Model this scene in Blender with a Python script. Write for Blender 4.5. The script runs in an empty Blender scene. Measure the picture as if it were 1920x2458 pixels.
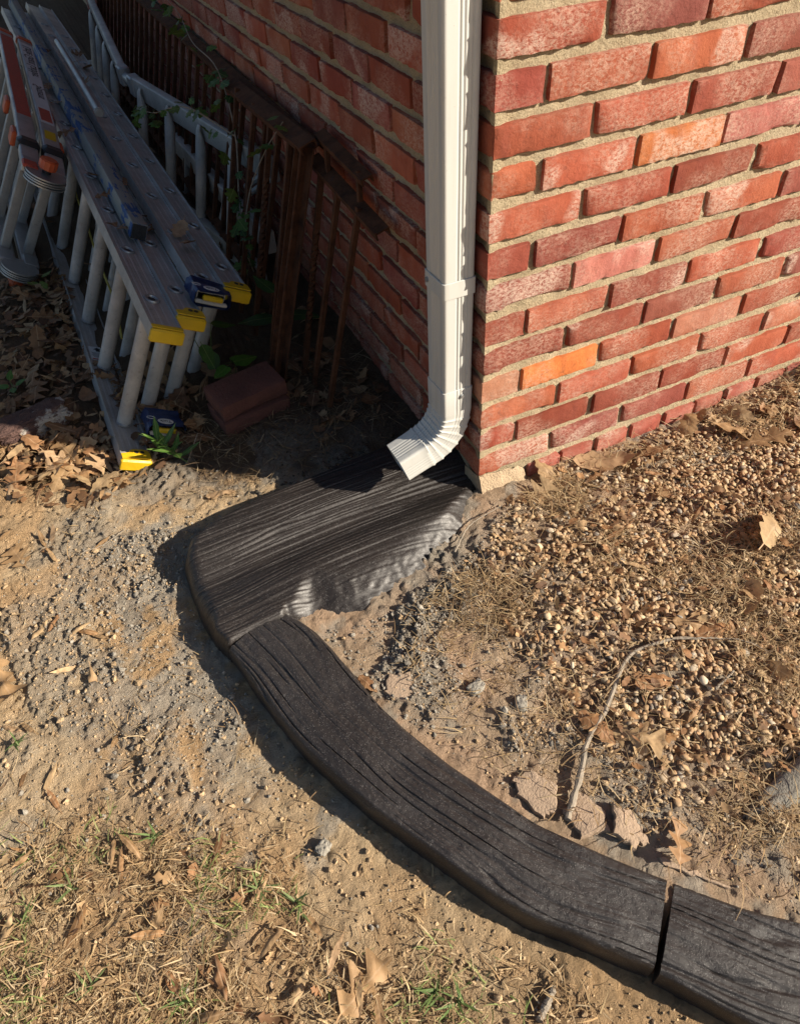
import bpy, math, random
import numpy as np
from mathutils import Matrix, Vector
rnd = random.Random(11)
RS = np.random.RandomState(5)
sc = bpy.context.scene
COL = sc.collection

# ------------------------------------------------------------------ camera
CAM = np.array([-0.640847, -1.046390, 1.257348])
FOC = 1718.98
RM = np.array([[0.9019202791286104, -0.4293347372970582, -0.04702651854683161],
               [-0.33945133452501297, -0.6373230673504535, -0.6918035120698625],
               [0.26704419406861696, 0.6399148311869907, -0.7205528483332555]])
cd = bpy.data.cameras.new('camera'); cam = bpy.data.objects.new('camera', cd); COL.objects.link(cam)
cd.sensor_fit = 'HORIZONTAL'; cd.sensor_width = 36; cd.lens = 36 * FOC / 1920
cd.clip_start = 0.02; cd.clip_end = 400
mw = np.eye(4); mw[:3, 0] = RM[0]; mw[:3, 1] = -RM[1]; mw[:3, 2] = -RM[2]; mw[:3, 3] = CAM
cam.matrix_world = Matrix(mw.tolist())
sc.camera = cam
# ------------------------------------------------------------------ sky, sun, exposure
SUN_EL = math.radians(29.5); SUN_AZ = math.atan2(-0.634, 0.773)
sdir = Vector((math.cos(SUN_EL) * math.cos(SUN_AZ), math.cos(SUN_EL) * math.sin(SUN_AZ), math.sin(SUN_EL)))
w = bpy.data.worlds.new('World'); sc.world = w; w.use_nodes = True
nt = w.node_tree; bg = nt.nodes['Background']
sky = nt.nodes.new('ShaderNodeTexSky'); sky.sky_type = 'NISHITA'; sky.sun_disc = False
sky.sun_elevation = SUN_EL; sky.sun_rotation = math.atan2(sdir.x, sdir.y); sky.air_density = 1.0; sky.dust_density = 1.5
nt.links.new(sky.outputs[0], bg.inputs[0]); bg.inputs[1].default_value = 0.051
sl = bpy.data.lights.new('sun', 'SUN'); sun = bpy.data.objects.new('sun', sl); COL.objects.link(sun)
sl.energy = 5.0; sl.angle = math.radians(0.55); sl.color = (1.0, 0.89, 0.74)
sun.rotation_euler = sdir.to_track_quat('Z', 'Y').to_euler(); sun.location = (3, -3, 4)
vs = sc.view_settings; vs.view_transform = 'Standard'; vs.look = 'None'; vs.gamma = 1; vs.exposure = 0.85; vs.use_curve_mapping = False

# ------------------------------------------------------------------ helpers
DSP = 1920 / 1706.0            # coordinates below are read from a 1706 px wide view of the photograph
def ray(x, y): return RM.T @ np.array([(x * DSP - 960) / FOC, (y * DSP - 1229) / FOC, 1.0])
def PZ(x, y, z):
    d = ray(x, y); return CAM + (z - CAM[2]) / d[2] * d
def PX(x, y, X):
    d = ray(x, y); return CAM + (X - CAM[0]) / d[0] * d
def PY(x, y, Y):
    d = ray(x, y); return CAM + (Y - CAM[1]) / d[1] * d

def hsh(ix, iy, seed):
    n = (ix.astype(np.int64) * 374761393 + iy.astype(np.int64) * 668265263 + seed * 1442695041) & 0xffffffff
    n = ((n ^ (n >> 13)) * 1274126177) & 0xffffffff
    n = ((n ^ (n >> 16)) * 2246822519) & 0xffffffff
    return ((n ^ (n >> 15)) & 0xffffff) / float(0xffffff)
def vn(x, y, seed=0):
    x = np.asarray(x, float); y = np.asarray(y, float)
    ix = np.floor(x); iy = np.floor(y); fx = x - ix; fy = y - iy
    fx = fx * fx * (3 - 2 * fx); fy = fy * fy * (3 - 2 * fy)
    a = hsh(ix, iy, seed); b = hsh(ix + 1, iy, seed); c = hsh(ix, iy + 1, seed); d = hsh(ix + 1, iy + 1, seed)
    return (a + (b - a) * fx) * (1 - fy) + (c + (d - c) * fx) * fy
def fbm(x, y, seed=0, oc=3):
    s = 0; a = 1; t = 0
    for i in range(oc):
        s = s + a * vn(x * 2 ** i + 7.3 * i, y * 2 ** i - 3.1 * i, seed + i); t += a; a *= .5
    return s / t
def sst(a, b, x):
    t = np.clip((x - a) / (b - a), 0, 1); return t * t * (3 - 2 * t)
def sdf(px, py, poly):
    """signed distance, positive inside"""
    px = np.asarray(px, float); py = np.asarray(py, float)
    d = np.full(px.shape, 1e9); ins = np.zeros(px.shape, bool)
    n = len(poly)
    for i in range(n):
        ax, ay = poly[i]; bx, by = poly[(i + 1) % n]
        ex, ey = bx - ax, by - ay
        t = np.clip(((px - ax) * ex + (py - ay) * ey) / (ex * ex + ey * ey + 1e-12), 0, 1)
        d = np.minimum(d, (px - ax - t * ex) ** 2 + (py - ay - t * ey) ** 2)
        c = ((ay > py) != (by > py)) & (px < (bx - ax) * (py - ay) / (by - ay + 1e-15) + ax)
        ins ^= c
    d = np.sqrt(d); return np.where(ins, d, -d)

def mesh_np(name, V, Fc, mat=None, smooth=True, col=None, sharp=None):
    V = np.asarray(V, np.float32); Fc = np.asarray(Fc, np.int32)
    me = bpy.data.meshes.new(name); k = Fc.shape[1]
    me.vertices.add(len(V)); me.vertices.foreach_set('co', V.ravel())
    me.loops.add(Fc.size); me.loops.foreach_set('vertex_index', Fc.ravel())
    me.polygons.add(len(Fc)); me.polygons.foreach_set('loop_start', np.arange(0, Fc.size, k, dtype=np.int32))
    me.polygons.foreach_set('loop_total', np.full(len(Fc), k, np.int32))
    me.polygons.foreach_set('use_smooth', np.full(len(Fc), smooth, bool))
    me.update(calc_edges=True); me.validate()
    if col is not None:
        a = me.color_attributes.new('col', 'FLOAT_COLOR', 'POINT')
        a.data.foreach_set('color', np.asarray(col, np.float32).ravel())
    if sharp: me.set_sharp_from_angle(angle=math.radians(sharp))
    if mat: me.materials.append(mat)
    return me
class MB:
    def __init__(s): s.v = []; s.f = []
    def add(s, V, Fs):
        o = len(s.v); s.v += [tuple(map(float, q)) for q in V]; s.f += [tuple(i + o for i in q) for q in Fs]; return s
    def mesh(s, name, mat, smooth=True, sharp=40, off=None):
        me = bpy.data.meshes.new(name)
        V = s.v if off is None else [(a - off[0], b - off[1], c - off[2]) for a, b, c in s.v]
        me.from_pydata(V, [], s.f); me.update()
        if smooth:
            me.polygons.foreach_set('use_smooth', [True] * len(me.polygons)); me.set_sharp_from_angle(angle=math.radians(sharp))
        if mat: me.materials.append(mat)
        return me
def tag(o, label=None, cat=None, group=None, kind=None):
    if label: o['label'] = label
    if cat: o['category'] = cat
    if group: o['group'] = group
    if kind: o['kind'] = kind
    return o
def link(name, me, parent=None, loc=None):
    o = bpy.data.objects.new(name, me); COL.objects.link(o)
    if parent: o.parent = parent
    if loc is not None: o.location = loc
    return o
def empty(name, loc): 
    o = bpy.data.objects.new(name, None); COL.objects.link(o); o.location = tuple(map(float, loc)); o.empty_display_size = .05; return o
def wloc(o):
    L = np.zeros(3)
    while o: L = L + np.array(o.location); o = o.parent
    return L
def part(mb, name, mat, parent=None, smooth=True, sharp=40):
    """mesh given in world coordinates; the parent chain only translates"""
    off = wloc(parent) if parent else None
    return link(name, mb.mesh(name, mat, smooth, sharp, off), parent)
A3 = lambda *a: np.array(a, float)
def nrm(v): v = np.asarray(v, float); return v / np.linalg.norm(v)
def prism(mb, A, B, ax, ay, prof, cap=True):
    n = len(prof); V = [A + ax * p[0] + ay * p[1] for p in prof] + [B + ax * p[0] + ay * p[1] for p in prof]
    Fs = [(i, (i + 1) % n, n + (i + 1) % n, n + i) for i in range(n)]
    if cap: Fs += [tuple(range(n))[::-1], tuple(range(n, 2 * n))]
    mb.add(V, Fs)
def rrect(w, h, r, k=3, cx=0, cy=0):
    out = []
    for qx, qy, a0 in ((1, 1, 0), (-1, 1, 90), (-1, -1, 180), (1, -1, 270)):
        for i in range(k + 1):
            a = math.radians(a0 + 90 * i / k); out.append((cx + qx * (w / 2 - r) + r * math.cos(a), cy + qy * (h / 2 - r) + r * math.sin(a)))
    return out
def circ(r, n=14, rib=0): return [((r + (rib if i % 2 else 0)) * math.cos(2 * math.pi * i / n), (r + (rib if i % 2 else 0)) * math.sin(2 * math.pi * i / n)) for i in range(n)]
def frame(t, hint=(0, 0, 1)):
    t = nrm(t); h = A3(*hint)
    if abs(t @ h) > .95: h = A3(1, 0, 0)
    x = nrm(np.cross(h, t)); y = np.cross(t, x); return x, y
def tube(mb, pts, rad, n=8, hint=(0, 0, 1)):
    pts = [np.asarray(p, float) for p in pts]; m = len(pts); V = []; Fs = []
    for i, p in enumerate(pts):
        t = pts[min(i + 1, m - 1)] - pts[max(i - 1, 0)]; x, y = frame(t, hint)
        r = rad[i] if hasattr(rad, '__len__') else rad
        for k in range(n):
            a = 2 * math.pi * k / n; V.append(p + r * (x * math.cos(a) + y * math.sin(a)))
    for i in range(m - 1):
        for k in range(n): Fs.append((i * n + k, i * n + (k + 1) % n, (i + 1) * n + (k + 1) % n, (i + 1) * n + k))
    Fs += [tuple(range(n))[::-1], tuple(range((m - 1) * n, m * n))]
    mb.add(V, Fs)
def bxa(mb, c, ax, ay, az, sx, sy, sz, b=.002):
    """bevelled box, centre c, axes, full sizes"""
    c = np.asarray(c, float); b = min(b, sx * .3, sy * .3, sz * .3)
    p = rrect(sx, sy, b, 2); q = rrect(sx - 2 * b, sy - 2 * b, max(b * .3, 1e-4), 2); n = len(p)
    V = []
    for zz, pr in ((-sz / 2, q), (-sz / 2 + b, p), (sz / 2 - b, p), (sz / 2, q)):
        V += [c + ax * a + ay * d + az * zz for a, d in pr]
    Fs = [tuple(range(n))[::-1], tuple(range(3 * n, 4 * n))]
    for j in range(3): Fs += [(j * n + i, j * n + (i + 1) % n, (j + 1) * n + (i + 1) % n, (j + 1) * n + i) for i in range(n)]
    mb.add(V, Fs)
EX, EY, EZ = A3(1, 0, 0), A3(0, 1, 0), A3(0, 0, 1)

# ------------------------------------------------------------------ materials
class N:
    def __init__(s, name):
        s.m = bpy.data.materials.new(name); s.m.use_nodes = True; s.t = s.m.node_tree; s.b = s.t.nodes['Principled BSDF']; s.out = s.t.nodes['Material Output']
    def n(s, typ, **kw):
        nd = s.t.nodes.new('ShaderNode' + typ)
        for k, v in kw.items():
            if k == 'ins':
                for a, b in v.items():
                    if isinstance(b, bpy.types.NodeSocket): s.t.links.new(b, nd.inputs[a])
                    else: nd.inputs[a].default_value = b
            else: setattr(nd, k, v)
        return nd
    def co(s, typ='Object'): return s.n('TexCoord').outputs[typ]
    def noise(s, vec, scale, detail=4, rough=.55, dist=0): return s.n('TexNoise', ins={'Vector': vec, 'Scale': scale, 'Detail': detail, 'Roughness': rough, 'Distortion': dist}).outputs['Fac']
    def ramp(s, fac, stops):
        r = s.n('ValToRGB', ins={'Fac': fac}); e = r.color_ramp.elements
        while len(e) < len(stops): e.new(.5)
        for q, (p, c) in zip(e, stops): q.position = p; q.color = (*c, 1) if len(c) == 3 else c
        return r.outputs['Color']
    def mix(s, fac, a, b, mode='MIX'):
        m = s.n('Mix', data_type='RGBA', blend_type=mode)
        for k, v in ((0, fac), (6, a), (7, b)):
            if isinstance(v, bpy.types.NodeSocket): s.t.links.new(v, m.inputs[k])
            elif k == 0: m.inputs[0].default_value = v
            else: m.inputs[k].default_value = (*v, 1) if len(v) == 3 else v
        return m.outputs[2]
    def math(s, op, a, b=0.0, c=0.0):
        m = s.n('Math', operation=op)
        for i, v in enumerate((a, b, c)):
            if isinstance(v, bpy.types.NodeSocket): s.t.links.new(v, m.inputs[i])
            else: m.inputs[i].default_value = v
        return m.outputs[0]
    def bump(s, h, dist, strength=1.0, normal=None):
        b = s.n('Bump', ins={'Height': h, 'Distance': dist, 'Strength': strength})
        if normal is not None: s.t.links.new(normal, b.inputs['Normal'])
        return b.outputs[0]
    def set(s, **kw):
        names = {'col': 'Base Color', 'rough': 'Roughness', 'metal': 'Metallic', 'spec': 'Specular IOR Level', 'nor': 'Normal', 'coat': 'Coat Weight', 'coatr': 'Coat Roughness', 'trans': 'Transmission Weight'}
        for k, v in kw.items():
            i = s.b.inputs[names[k]]
            if isinstance(v, bpy.types.NodeSocket): s.t.links.new(v, i)
            elif k == 'col': i.default_value = (*v, 1)
            else: i.default_value = v
        return s.m

def mat_plain(name, col, rough=.6, metal=0, nscale=30, var=.25, bump=.0008, bscale=120):
    m = N(name); c = m.co(); f = m.noise(c, nscale, 5, .6)
    cc = m.mix(f, tuple(x * (1 - var) for x in col), tuple(min(1, x * (1 + var)) for x in col))
    return m.set(col=cc, rough=m.math('MULTIPLY_ADD', f, .25, rough - .12), metal=metal, nor=m.bump(m.noise(c, bscale, 3), bump, .7))

def mk_brick():
    m = N('brick'); c = m.co(); oi = m.n('ObjectInfo')
    v = m.n('VectorMath', operation='ADD', ins={0: c, 1: (0, 0, 0)}); 
    off = m.n('CombineXYZ', ins={0: m.math('MULTIPLY', oi.outputs['Random'], 37.0), 1: m.math('MULTIPLY', oi.outputs['Random'], 91.0), 2: m.math('MULTIPLY', oi.outputs['Random'], 53.0)})
    m.t.links.new(off.outputs[0], v.inputs[1]); p = v.outputs[0]
    base = oi.outputs['Color']
    f1 = m.noise(p, 14, 5, .6); f2 = m.noise(p, 70, 5, .7); 
    st = m.n('Mapping', vector_type='POINT', ins={'Vector': p, 'Scale': (14, 14, 2.5)}).outputs[0]
    f3 = m.noise(st, 1.6, 3, .6)                       # vertical wire-cut drag marks
    col = m.mix(m.ramp(f1, [(.35, (0, 0, 0)), (.7, (1, 1, 1))]), base, (.62, .34, .22), 'MULTIPLY')
    col = m.mix(.55, base, col)
    col = m.mix(m.ramp(f3, [(.5, (0, 0, 0)), (.75, (.55, .55, .55))]), col, m.mix(.5, col, (.16, .045, .045)))
    col = m.mix(m.ramp(f2, [(.25, (.55, .55, .55)), (.42, (0, 0, 0))]), col, (.085, .03, .024))
    # lime bloom and mortar smears
    big = m.noise(p, 9, 3, .5); fine = m.noise(m.n('Mapping', vector_type='POINT', ins={'Vector': p, 'Scale': (1, 1, 1.7), 'Rotation': (0, .5, 0)}).outputs[0], 125, 6, .8, .4)
    sm = m.math('MULTIPLY', m.ramp(big, [(.42, (0, 0, 0)), (.64, (1, 1, 1))]), m.ramp(fine, [(.43, (0, 0, 0)), (.58, (1, 1, 1))]))
    col = m.mix(m.math('MULTIPLY', sm, .55), col, (.54, .39, .30))
    hs = m.ramp(m.noise(p, 5, 2, .5), [(.60, (0, 0, 0)), (.63, (1, 1, 1))])
    col = m.mix(m.math('MULTIPLY', m.math('MULTIPLY', hs, m.ramp(fine, [(.40, (0, 0, 0)), (.56, (1, 1, 1))])), .48), col, (.62, .50, .41))
    spk = m.n('TexVoronoi', ins={'Vector': p, 'Scale': 130}).outputs['Distance']
    col = m.mix(m.ramp(spk, [(.06, (.6, .6, .6)), (.12, (0, 0, 0))]), col, (.05, .022, .02))
    h = m.math('ADD', m.math('MULTIPLY', f2, .8), m.math('ADD', m.math('MULTIPLY', fine, .35), m.math('MULTIPLY', f3, .7)))
    return m.set(col=col, rough=.86, spec=.25, nor=m.bump(h, .0032, 1.0))
def mk_mortar():
    m = N('mortar'); c = m.co(); f = m.noise(c, 8, 5, .6); g = m.noise(c, 330, 4, .85); g2 = m.noise(c, 120, 4, .7)
    col = m.ramp(f, [(.3, (.46, .37, .235)), (.5, (.57, .465, .305)), (.72, (.64, .535, .37))])
    col = m.mix(m.ramp(g, [(.36, (.8, .8, .8)), (.48, (0, 0, 0))]), col, (.20, .15, .09))
    return m.set(col=col, rough=.95, spec=.15, nor=m.bump(m.math('ADD', g, m.math('MULTIPLY', g2, 1.6)), .006, 1.0))
def mk_soil():
    m = N('soil'); c = m.co(); a = m.n('Attribute', attribute_name='col').outputs['Color']
    f = m.noise(c, 24, 6, .65); g = m.noise(c, 330, 5, .8); g2 = m.noise(c, 110, 5, .75)
    col = m.mix(m.ramp(f, [(.3, (1, 1, 1)), (.5, (.45, .45, .45)), (.65, (0, 0, 0))]), a, m.mix(.35, a, (.24, .15, .08)))
    col = m.mix(m.ramp(g, [(.32, (.9, .9, .9)), (.44, (0, 0, 0))]), col, m.mix(.55, col, (.10, .07, .045)))
    col = m.mix(m.ramp(g, [(.58, (0, 0, 0)), (.72, (.5, .5, .5))]), col, m.mix(.5, col, (.75, .6, .42)))
    return m.set(col=col, rough=.95, spec=.12, nor=m.bump(m.math('ADD', m.math('MULTIPLY', g2, 1.5), g), .010, 1.0))
def mk_attr(name, rough=.8, nscale=220, bump=.001, var=.35, spec=.25, trans=0.0):
    m = N(name); c = m.co(); a = m.n('Attribute', attribute_name='col').outputs['Color']; f = m.noise(c, nscale, 4, .65)
    col = m.mix(m.ramp(f, [(.35, (var * 2, var * 2, var * 2)), (.6, (0, 0, 0))]), a, m.mix(.75, a, (.06, .04, .025)))
    m.set(col=col, rough=rough, spec=spec, nor=m.bump(f, bump, .8))
    if trans: leafy(m, col, trans)
    return m.m
def leafy(m, col, amt):
    tr = m.n('BsdfTranslucent'); mx = m.n('MixShader', ins={0: amt})
    m.t.links.new(col, tr.inputs[0]); m.t.links.new(m.b.outputs[0], mx.inputs[1]); m.t.links.new(tr.outputs[0], mx.inputs[2]); m.t.links.new(mx.outputs[0], m.out.inputs[0])
def mk_leaf(name, green=False):
    m = N(name); c = m.co(); oi = m.n('ObjectInfo'); base = oi.outputs['Color']; f = m.noise(c, 60, 5, .65); g = m.noise(c, 18, 2)
    col = m.mix(m.ramp(f, [(.35, (.7, .7, .7)), (.6, (0, 0, 0))]), base, m.mix(.55, base, (.02, .05, .008) if green else (.10, .05, .02)))
    col = m.mix(m.ramp(g, [(.5, (0, 0, 0)), (.75, (.4, .4, .4))]), col, (.10, .22, .03) if green else (.52, .35, .18))
    sx = m.n('SeparateXYZ', ins={0: c}); vein = m.math('PINGPONG', m.math('SUBTRACT', sx.outputs[0], m.math('MULTIPLY', m.math('ABSOLUTE', sx.outputs[1]), .8)), .006)
    mid = m.math('LESS_THAN', m.math('ABSOLUTE', sx.outputs[1]), .0011)
    col = m.mix(m.math('MULTIPLY', mid, .5), col, (.30, .38, .12) if green else (.50, .34, .2))
    m.set(col=col, rough=.5 if green else .62, spec=.35, nor=m.bump(m.math('ADD', m.math('MULTIPLY', vein, 60.0), f), .0012, .6))
    leafy(m, col, .28 if green else .2); return m.m
def mk_stamped(name, c0, c1, rough, sparkle):
    m = N(name); c = m.co(); f = m.noise(c, 7, 4, .6); g = m.noise(c, 480, 3, .8); g2 = m.noise(c, 150, 4, .7)
    col = m.mix(m.ramp(f, [(.35, (0, 0, 0)), (.7, (1, 1, 1))]), c0, c1)
    col = m.mix(m.ramp(g2, [(.3, (.7, .7, .7)), (.5, (0, 0, 0))]), col, tuple(x * .4 for x in c0))
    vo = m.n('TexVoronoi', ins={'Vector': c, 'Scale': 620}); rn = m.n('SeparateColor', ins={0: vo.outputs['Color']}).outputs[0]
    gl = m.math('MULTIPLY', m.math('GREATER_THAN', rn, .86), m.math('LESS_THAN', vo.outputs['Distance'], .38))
    col = m.mix(m.math('MULTIPLY', gl, .5), col, (.26, .25, .24))            # glints of the sealed surface, painted into the colour as pale specks
    r = m.math('MULTIPLY_ADD', m.noise(c, 300, 3, .7), .34, rough - .17)
    return m.set(col=col, rough=r, spec=.5, nor=m.bump(m.math('ADD', g, m.math('MULTIPLY', g2, .8)), sparkle, 1.0))
def mk_alu(name, col=(.62, .63, .64), rough=.38, dirt=.55, metal=.85):
    m = N(name); c = m.co(); f = m.noise(c, 9, 6, .65); g = m.noise(c, 70, 5, .7)
    st = m.n('Mapping', vector_type='POINT', ins={'Vector': c, 'Scale': (120, 3, 120)}).outputs[0]; s = m.noise(st, 3, 3)
    d = m.math('MULTIPLY', m.ramp(f, [(.35, (0, 0, 0)), (.7, (1, 1, 1))]), dirt)
    cc = m.mix(d, m.mix(m.math('MULTIPLY', s, .5), col, tuple(x * .72 for x in col)), (.20, .185, .16))
    cc = m.mix(m.ramp(g, [(.28, (.6, .6, .6)), (.4, (0, 0, 0))]), cc, (.10, .085, .07))
    return m.set(col=cc, rough=m.math('MULTIPLY_ADD', f, .3, rough - .1), metal=m.math('MULTIPLY_ADD', d, -.75, metal), nor=m.bump(m.math('ADD', g, s), .0006, .6))
def mk_rust():
    m = N('rusted_iron'); c = m.co(); f = m.noise(c, 22, 6, .7); g = m.noise(c, 130, 4, .7)
    col = m.ramp(f, [(.25, (.022, .012, .009)), (.45, (.070, .030, .015)), (.6, (.105, .045, .022)), (.75, (.050, .036, .030))])
    return m.set(col=col, rough=.9, spec=.2, nor=m.bump(m.math('ADD', f, g), .0025, .9))
def mk_paintbeam():
    m = N('worn_blue_paint'); c = m.co(); f = m.noise(c, 6, 5, .7); 
    st = m.n('Mapping', vector_type='POINT', ins={'Vector': c, 'Scale': (60, 5, 60)}).outputs[0]; s = m.noise(st, 1, 5, .7)
    col = m.mix(s, (.20, .20, .17), (.33, .33, .29))
    k = m.ramp(m.math('ADD', m.math('MULTIPLY', f, .62), m.math('MULTIPLY', s, .45)), [(.553, (0, 0, 0)), (.58, (1, 1, 1))])
    col = m.mix(k, col, (.02, .075, .22))
    return m.set(col=col, rough=.75, nor=m.bump(s, .0012, .8))
def mk_white():
    m = N('white_enamel'); c = m.co(); f = m.noise(c, 12, 5, .65); g = m.noise(c, 260, 2)
    st = m.n('Mapping', vector_type='POINT', ins={'Vector': c, 'Scale': (60, 60, 3)}).outputs[0]; s = m.noise(st, 1.4, 4, .6)
    col = m.mix(m.ramp(s, [(.5, (0, 0, 0)), (.8, (.5, .5, .5))]), (.53, .53, .50), (.40, .385, .33))
    col = m.mix(m.ramp(g, [(.2, (.8, .8, .8)), (.27, (0, 0, 0))]), col, (.25, .21, .16))
    return m.set(col=col, rough=m.math('MULTIPLY_ADD', f, .2, .22), spec=.5, nor=m.bump(f, .0012, .35))
M_brick, M_mortar, M_soil = mk_brick(), mk_mortar(), mk_soil()
M_peb = mk_attr('pebble', .72, 90, .0008, .2, .35); M_clod = mk_attr('crumb', .95, 300, .002, .35, .1)
M_grass = mk_attr('dry_grass', .7, 60, .0003, .2, .3, .2); M_litter = mk_attr('leaf_litter', .7, 70, .0008, .3, .3, .12)
M_leaf, M_green = mk_leaf('dead_leaf'), mk_leaf('green_leaf', True)
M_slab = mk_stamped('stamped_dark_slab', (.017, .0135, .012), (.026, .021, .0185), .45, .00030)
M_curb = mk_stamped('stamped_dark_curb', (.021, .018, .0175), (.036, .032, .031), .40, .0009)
M_alu, M_alud, M_steel = mk_alu('aluminium', (.58, .57, .55), .42, .7, .7), mk_alu('aged_aluminium', (.52, .51, .48), .5, .8, .5), mk_alu('galvanised', (.45, .47, .48), .4, .4)
M_rung = mk_alu('rung_aluminium', (.60, .575, .53), .5, .8, .3)
M_rust, M_beam, M_white = mk_rust(), mk_paintbeam(), mk_white()
M_yel = mat_plain('yellow_plastic', (.62, .40, .012), .42, 0, 40, .18)
M_org = mat_plain('orange_plastic', (.55, .10, .03), .45, 0, 40, .2)
M_navy = mat_plain('navy_print_film', (.018, .035, .11), .35, 0, 25, .35, .002, 60)
M_blk = mat_plain('black_plastic', (.02, .02, .02), .5)
M_foam = mat_plain('grubby_white_foam', (.5, .48, .42), .9, 0, 60, .4, .003, 90)
M_lab = mat_plain('white_label', (.62, .62, .60), .5, 0, 30, .12); M_red = mat_plain('red_label', (.45, .07, .04), .5, 0, 90, .6)
M_ink = mat_plain('black_ink', (.012, .012, .012), .6)
M_conc = mat_plain('rough_concrete', (.36, .31, .25), .95, 0, 26, .35, .004, 110)
M_oldb = mat_plain('dirty_old_brick', (.125, .048, .034), .95, 0, 18, .5, .004, 120)
def mk_rub():
    m = N('old_masonry'); c = m.co(); f = m.noise(c, 16, 6, .7); g = m.noise(c, 120, 4, .7)
    col = m.mix(f, (.07, .04, .035), (.20, .125, .105)); col = m.mix(m.ramp(m.noise(c, 9, 5, .75), [(.53, (0, 0, 0)), (.58, (.9, .9, .9))]), col, (.52, .48, .42))
    return m.set(col=col, rough=.95, spec=.15, nor=m.bump(m.math('ADD', m.math('MULTIPLY', f, 2.0), g), .010, 1.0))
M_rub = mk_rub()
M_cem = mat_plain('grey_cement', (.27, .25, .21), .95, 0, 60, .5, .004, 160)
M_foot = mat_plain('stained_render', (.40, .30, .195), .95, 0, 40, .35, .008, 190)
M_twig = mat_plain('weathered_twig', (.27, .23, .18), .9, 0, 70, .5, .002, 200)
M_fab = mat_plain('weathered_grey_fabric', (.20, .185, .155), .95, 0, 190, .95, .003, 300)
M_acorn = mat_plain('acorn', (.26, .17, .095), .85, 0, 200, .4, .001, 400)
M_stem = mat_plain('green_stem', (.10, .14, .04), .7)
M_rope = mat_plain('yellow_rope', (.5, .40, .08), .8)

# ------------------------------------------------------------------ plan of the place
H = .0709; PIT = .20335; Z0 = .095            # brick course, pitch, underside of the lowest full course
CURB_C = [(-.597, -.140), (-.566, -.227), (-.533, -.374), (-.490, -.496), (-.443, -.600), (-.364, -.744), (-.289, -.841), (-.216, -.921)]
CURB2_C = [(-.2090, -.9290), (-.10, -1.055), (.05, -1.185), (.24, -1.32), (.5, -1.45)]
SLAB = [(-.700, .03), (-.698, .11), (-.672, .172), (-.61, .212), (-.52, .232), (-.363, .245), (-.2, .262), (-.06, .28), (.09, .28), (.09, .03), (.014, -.006), (-.010, -.050), (-.040, -.110), (-.100, -.147), (-.195, -.180), (-.30, -.206), (-.385, -.214), (-.45, -.198), (-.505, -.160), (-.53, -.152), (-.60, -.156), (-.664, -.165), (-.688, -.11), (-.697, -.04)]
INSIDE = [(-.60, -.14)] + CURB_C[1:] + CURB2_C + [(3, -2.6), (6, -2.6), (6, .3), (.2, .3), (.1, .02), (-.3, -.0), (-.5, -.05)]
OUTC = [(-1.2, -.6, 0), (-.9, -.3, 0), (-.85, .1, .0), (-.8, .3, .005), (-.6, .35, .005), (-.5, -1, 0), (-.1, -1.3, 0), (-1, -1.2, 0), (-.3, .38, .015), (-.12, .36, .035), (0, .36, .043), (0, .5, .040), (0, .63, .055), (0, .8, .07),
        (-.3, .5, .03), (-.3, .65, .045), (-.7, .6, .008), (-.5, .55, .015), (-1, .8, .02), (-.8, 1.5, .03), (-.2, 2, .07), (-.3, 1.2, .05), (-1.2, 3, .04), (-.5, 6, .05), (-3, 2, 0), (-3, -2, 0), (0, -4, 0), (4, -4, 0)]
INC = [(-.38, -.25, .028), (-.25, -.24, .028), (-.12, -.19, .032), (-.3, -.37, .044), (-.45, -.3, .042), (-.2, -.6, .048), (-.05, -.85, .045), (-.3, -.6, .044), (.03, -.05, .058), (-.05, -.2, .05), (.16, 0, .040), (.41, 0, .026), (.68, 0, .030), (.92, 0, .044), (1.1, 0, .075), (.2, -.3, .056), (.4, -.15, .045), (.6, -.5, .07), (1, -.5, .09), (.3, -.8, .06), (.15, -1.0, .05), (2, -1, .1), (2, 0, .12)]
def idw(x, y, C):
    s = 0; t = 0
    for a, b, z in C:
        q = ((x - a) ** 2 + (y - b) ** 2 + .004) ** -1.6; s = s + q * z; t = t + q
    return s / t
def clump(x, y): return sst(.50, .60, fbm(x * 8, y * 8, 61, 3)) * sst(.46, .30, np.hypot((x + .62) * .9, y - .05) - .12) * (x < .1) + .8 * sst(.50, .60, fbm(x * 9, y * 9, 63, 3)) * sst(.0, .05, sdf(x, y, INSIDE) - .08) * sst(.20, .0, x)
def gz(x, y, fine=True):
    x = np.asarray(x, float); y = np.asarray(y, float)
    k = sst(-.045, .045, sdf(x, y, INSIDE))
    z = idw(x, y, OUTC) * (1 - k) + idw(x, y, INC) * k
    z = z + (fbm(x * 7, y * 7, 3, 3) - .5) * .016
    if fine:
        z = z + (fbm(x * 28, y * 28, 9, 3) - .5) * .010 + (np.abs(fbm(x * 75, y * 75, 21, 2) - .5)) * -.012 + .003 + (fbm(x * 130, y * 130, 27, 2) - .5) * .0045 * sst(.35, .6, fbm(x * 9, y * 9, 29, 2)) + clump(x, y) * (.004 + .012 * (np.abs(fbm(x * 62, y * 62, 33, 2) - .5) * 2) ** .7 * sst(.3, .6, vn(x * 95, y * 95, 35)))
    return z
def g1(x, y): return float(gz(np.array([x]), np.array([y]))[0])
def GP(px, py):
    z = .03
    for i in range(6):
        p = PZ(px, py, z); z = g1(p[0], p[1])
    return A3(p[0], p[1], z)

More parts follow.
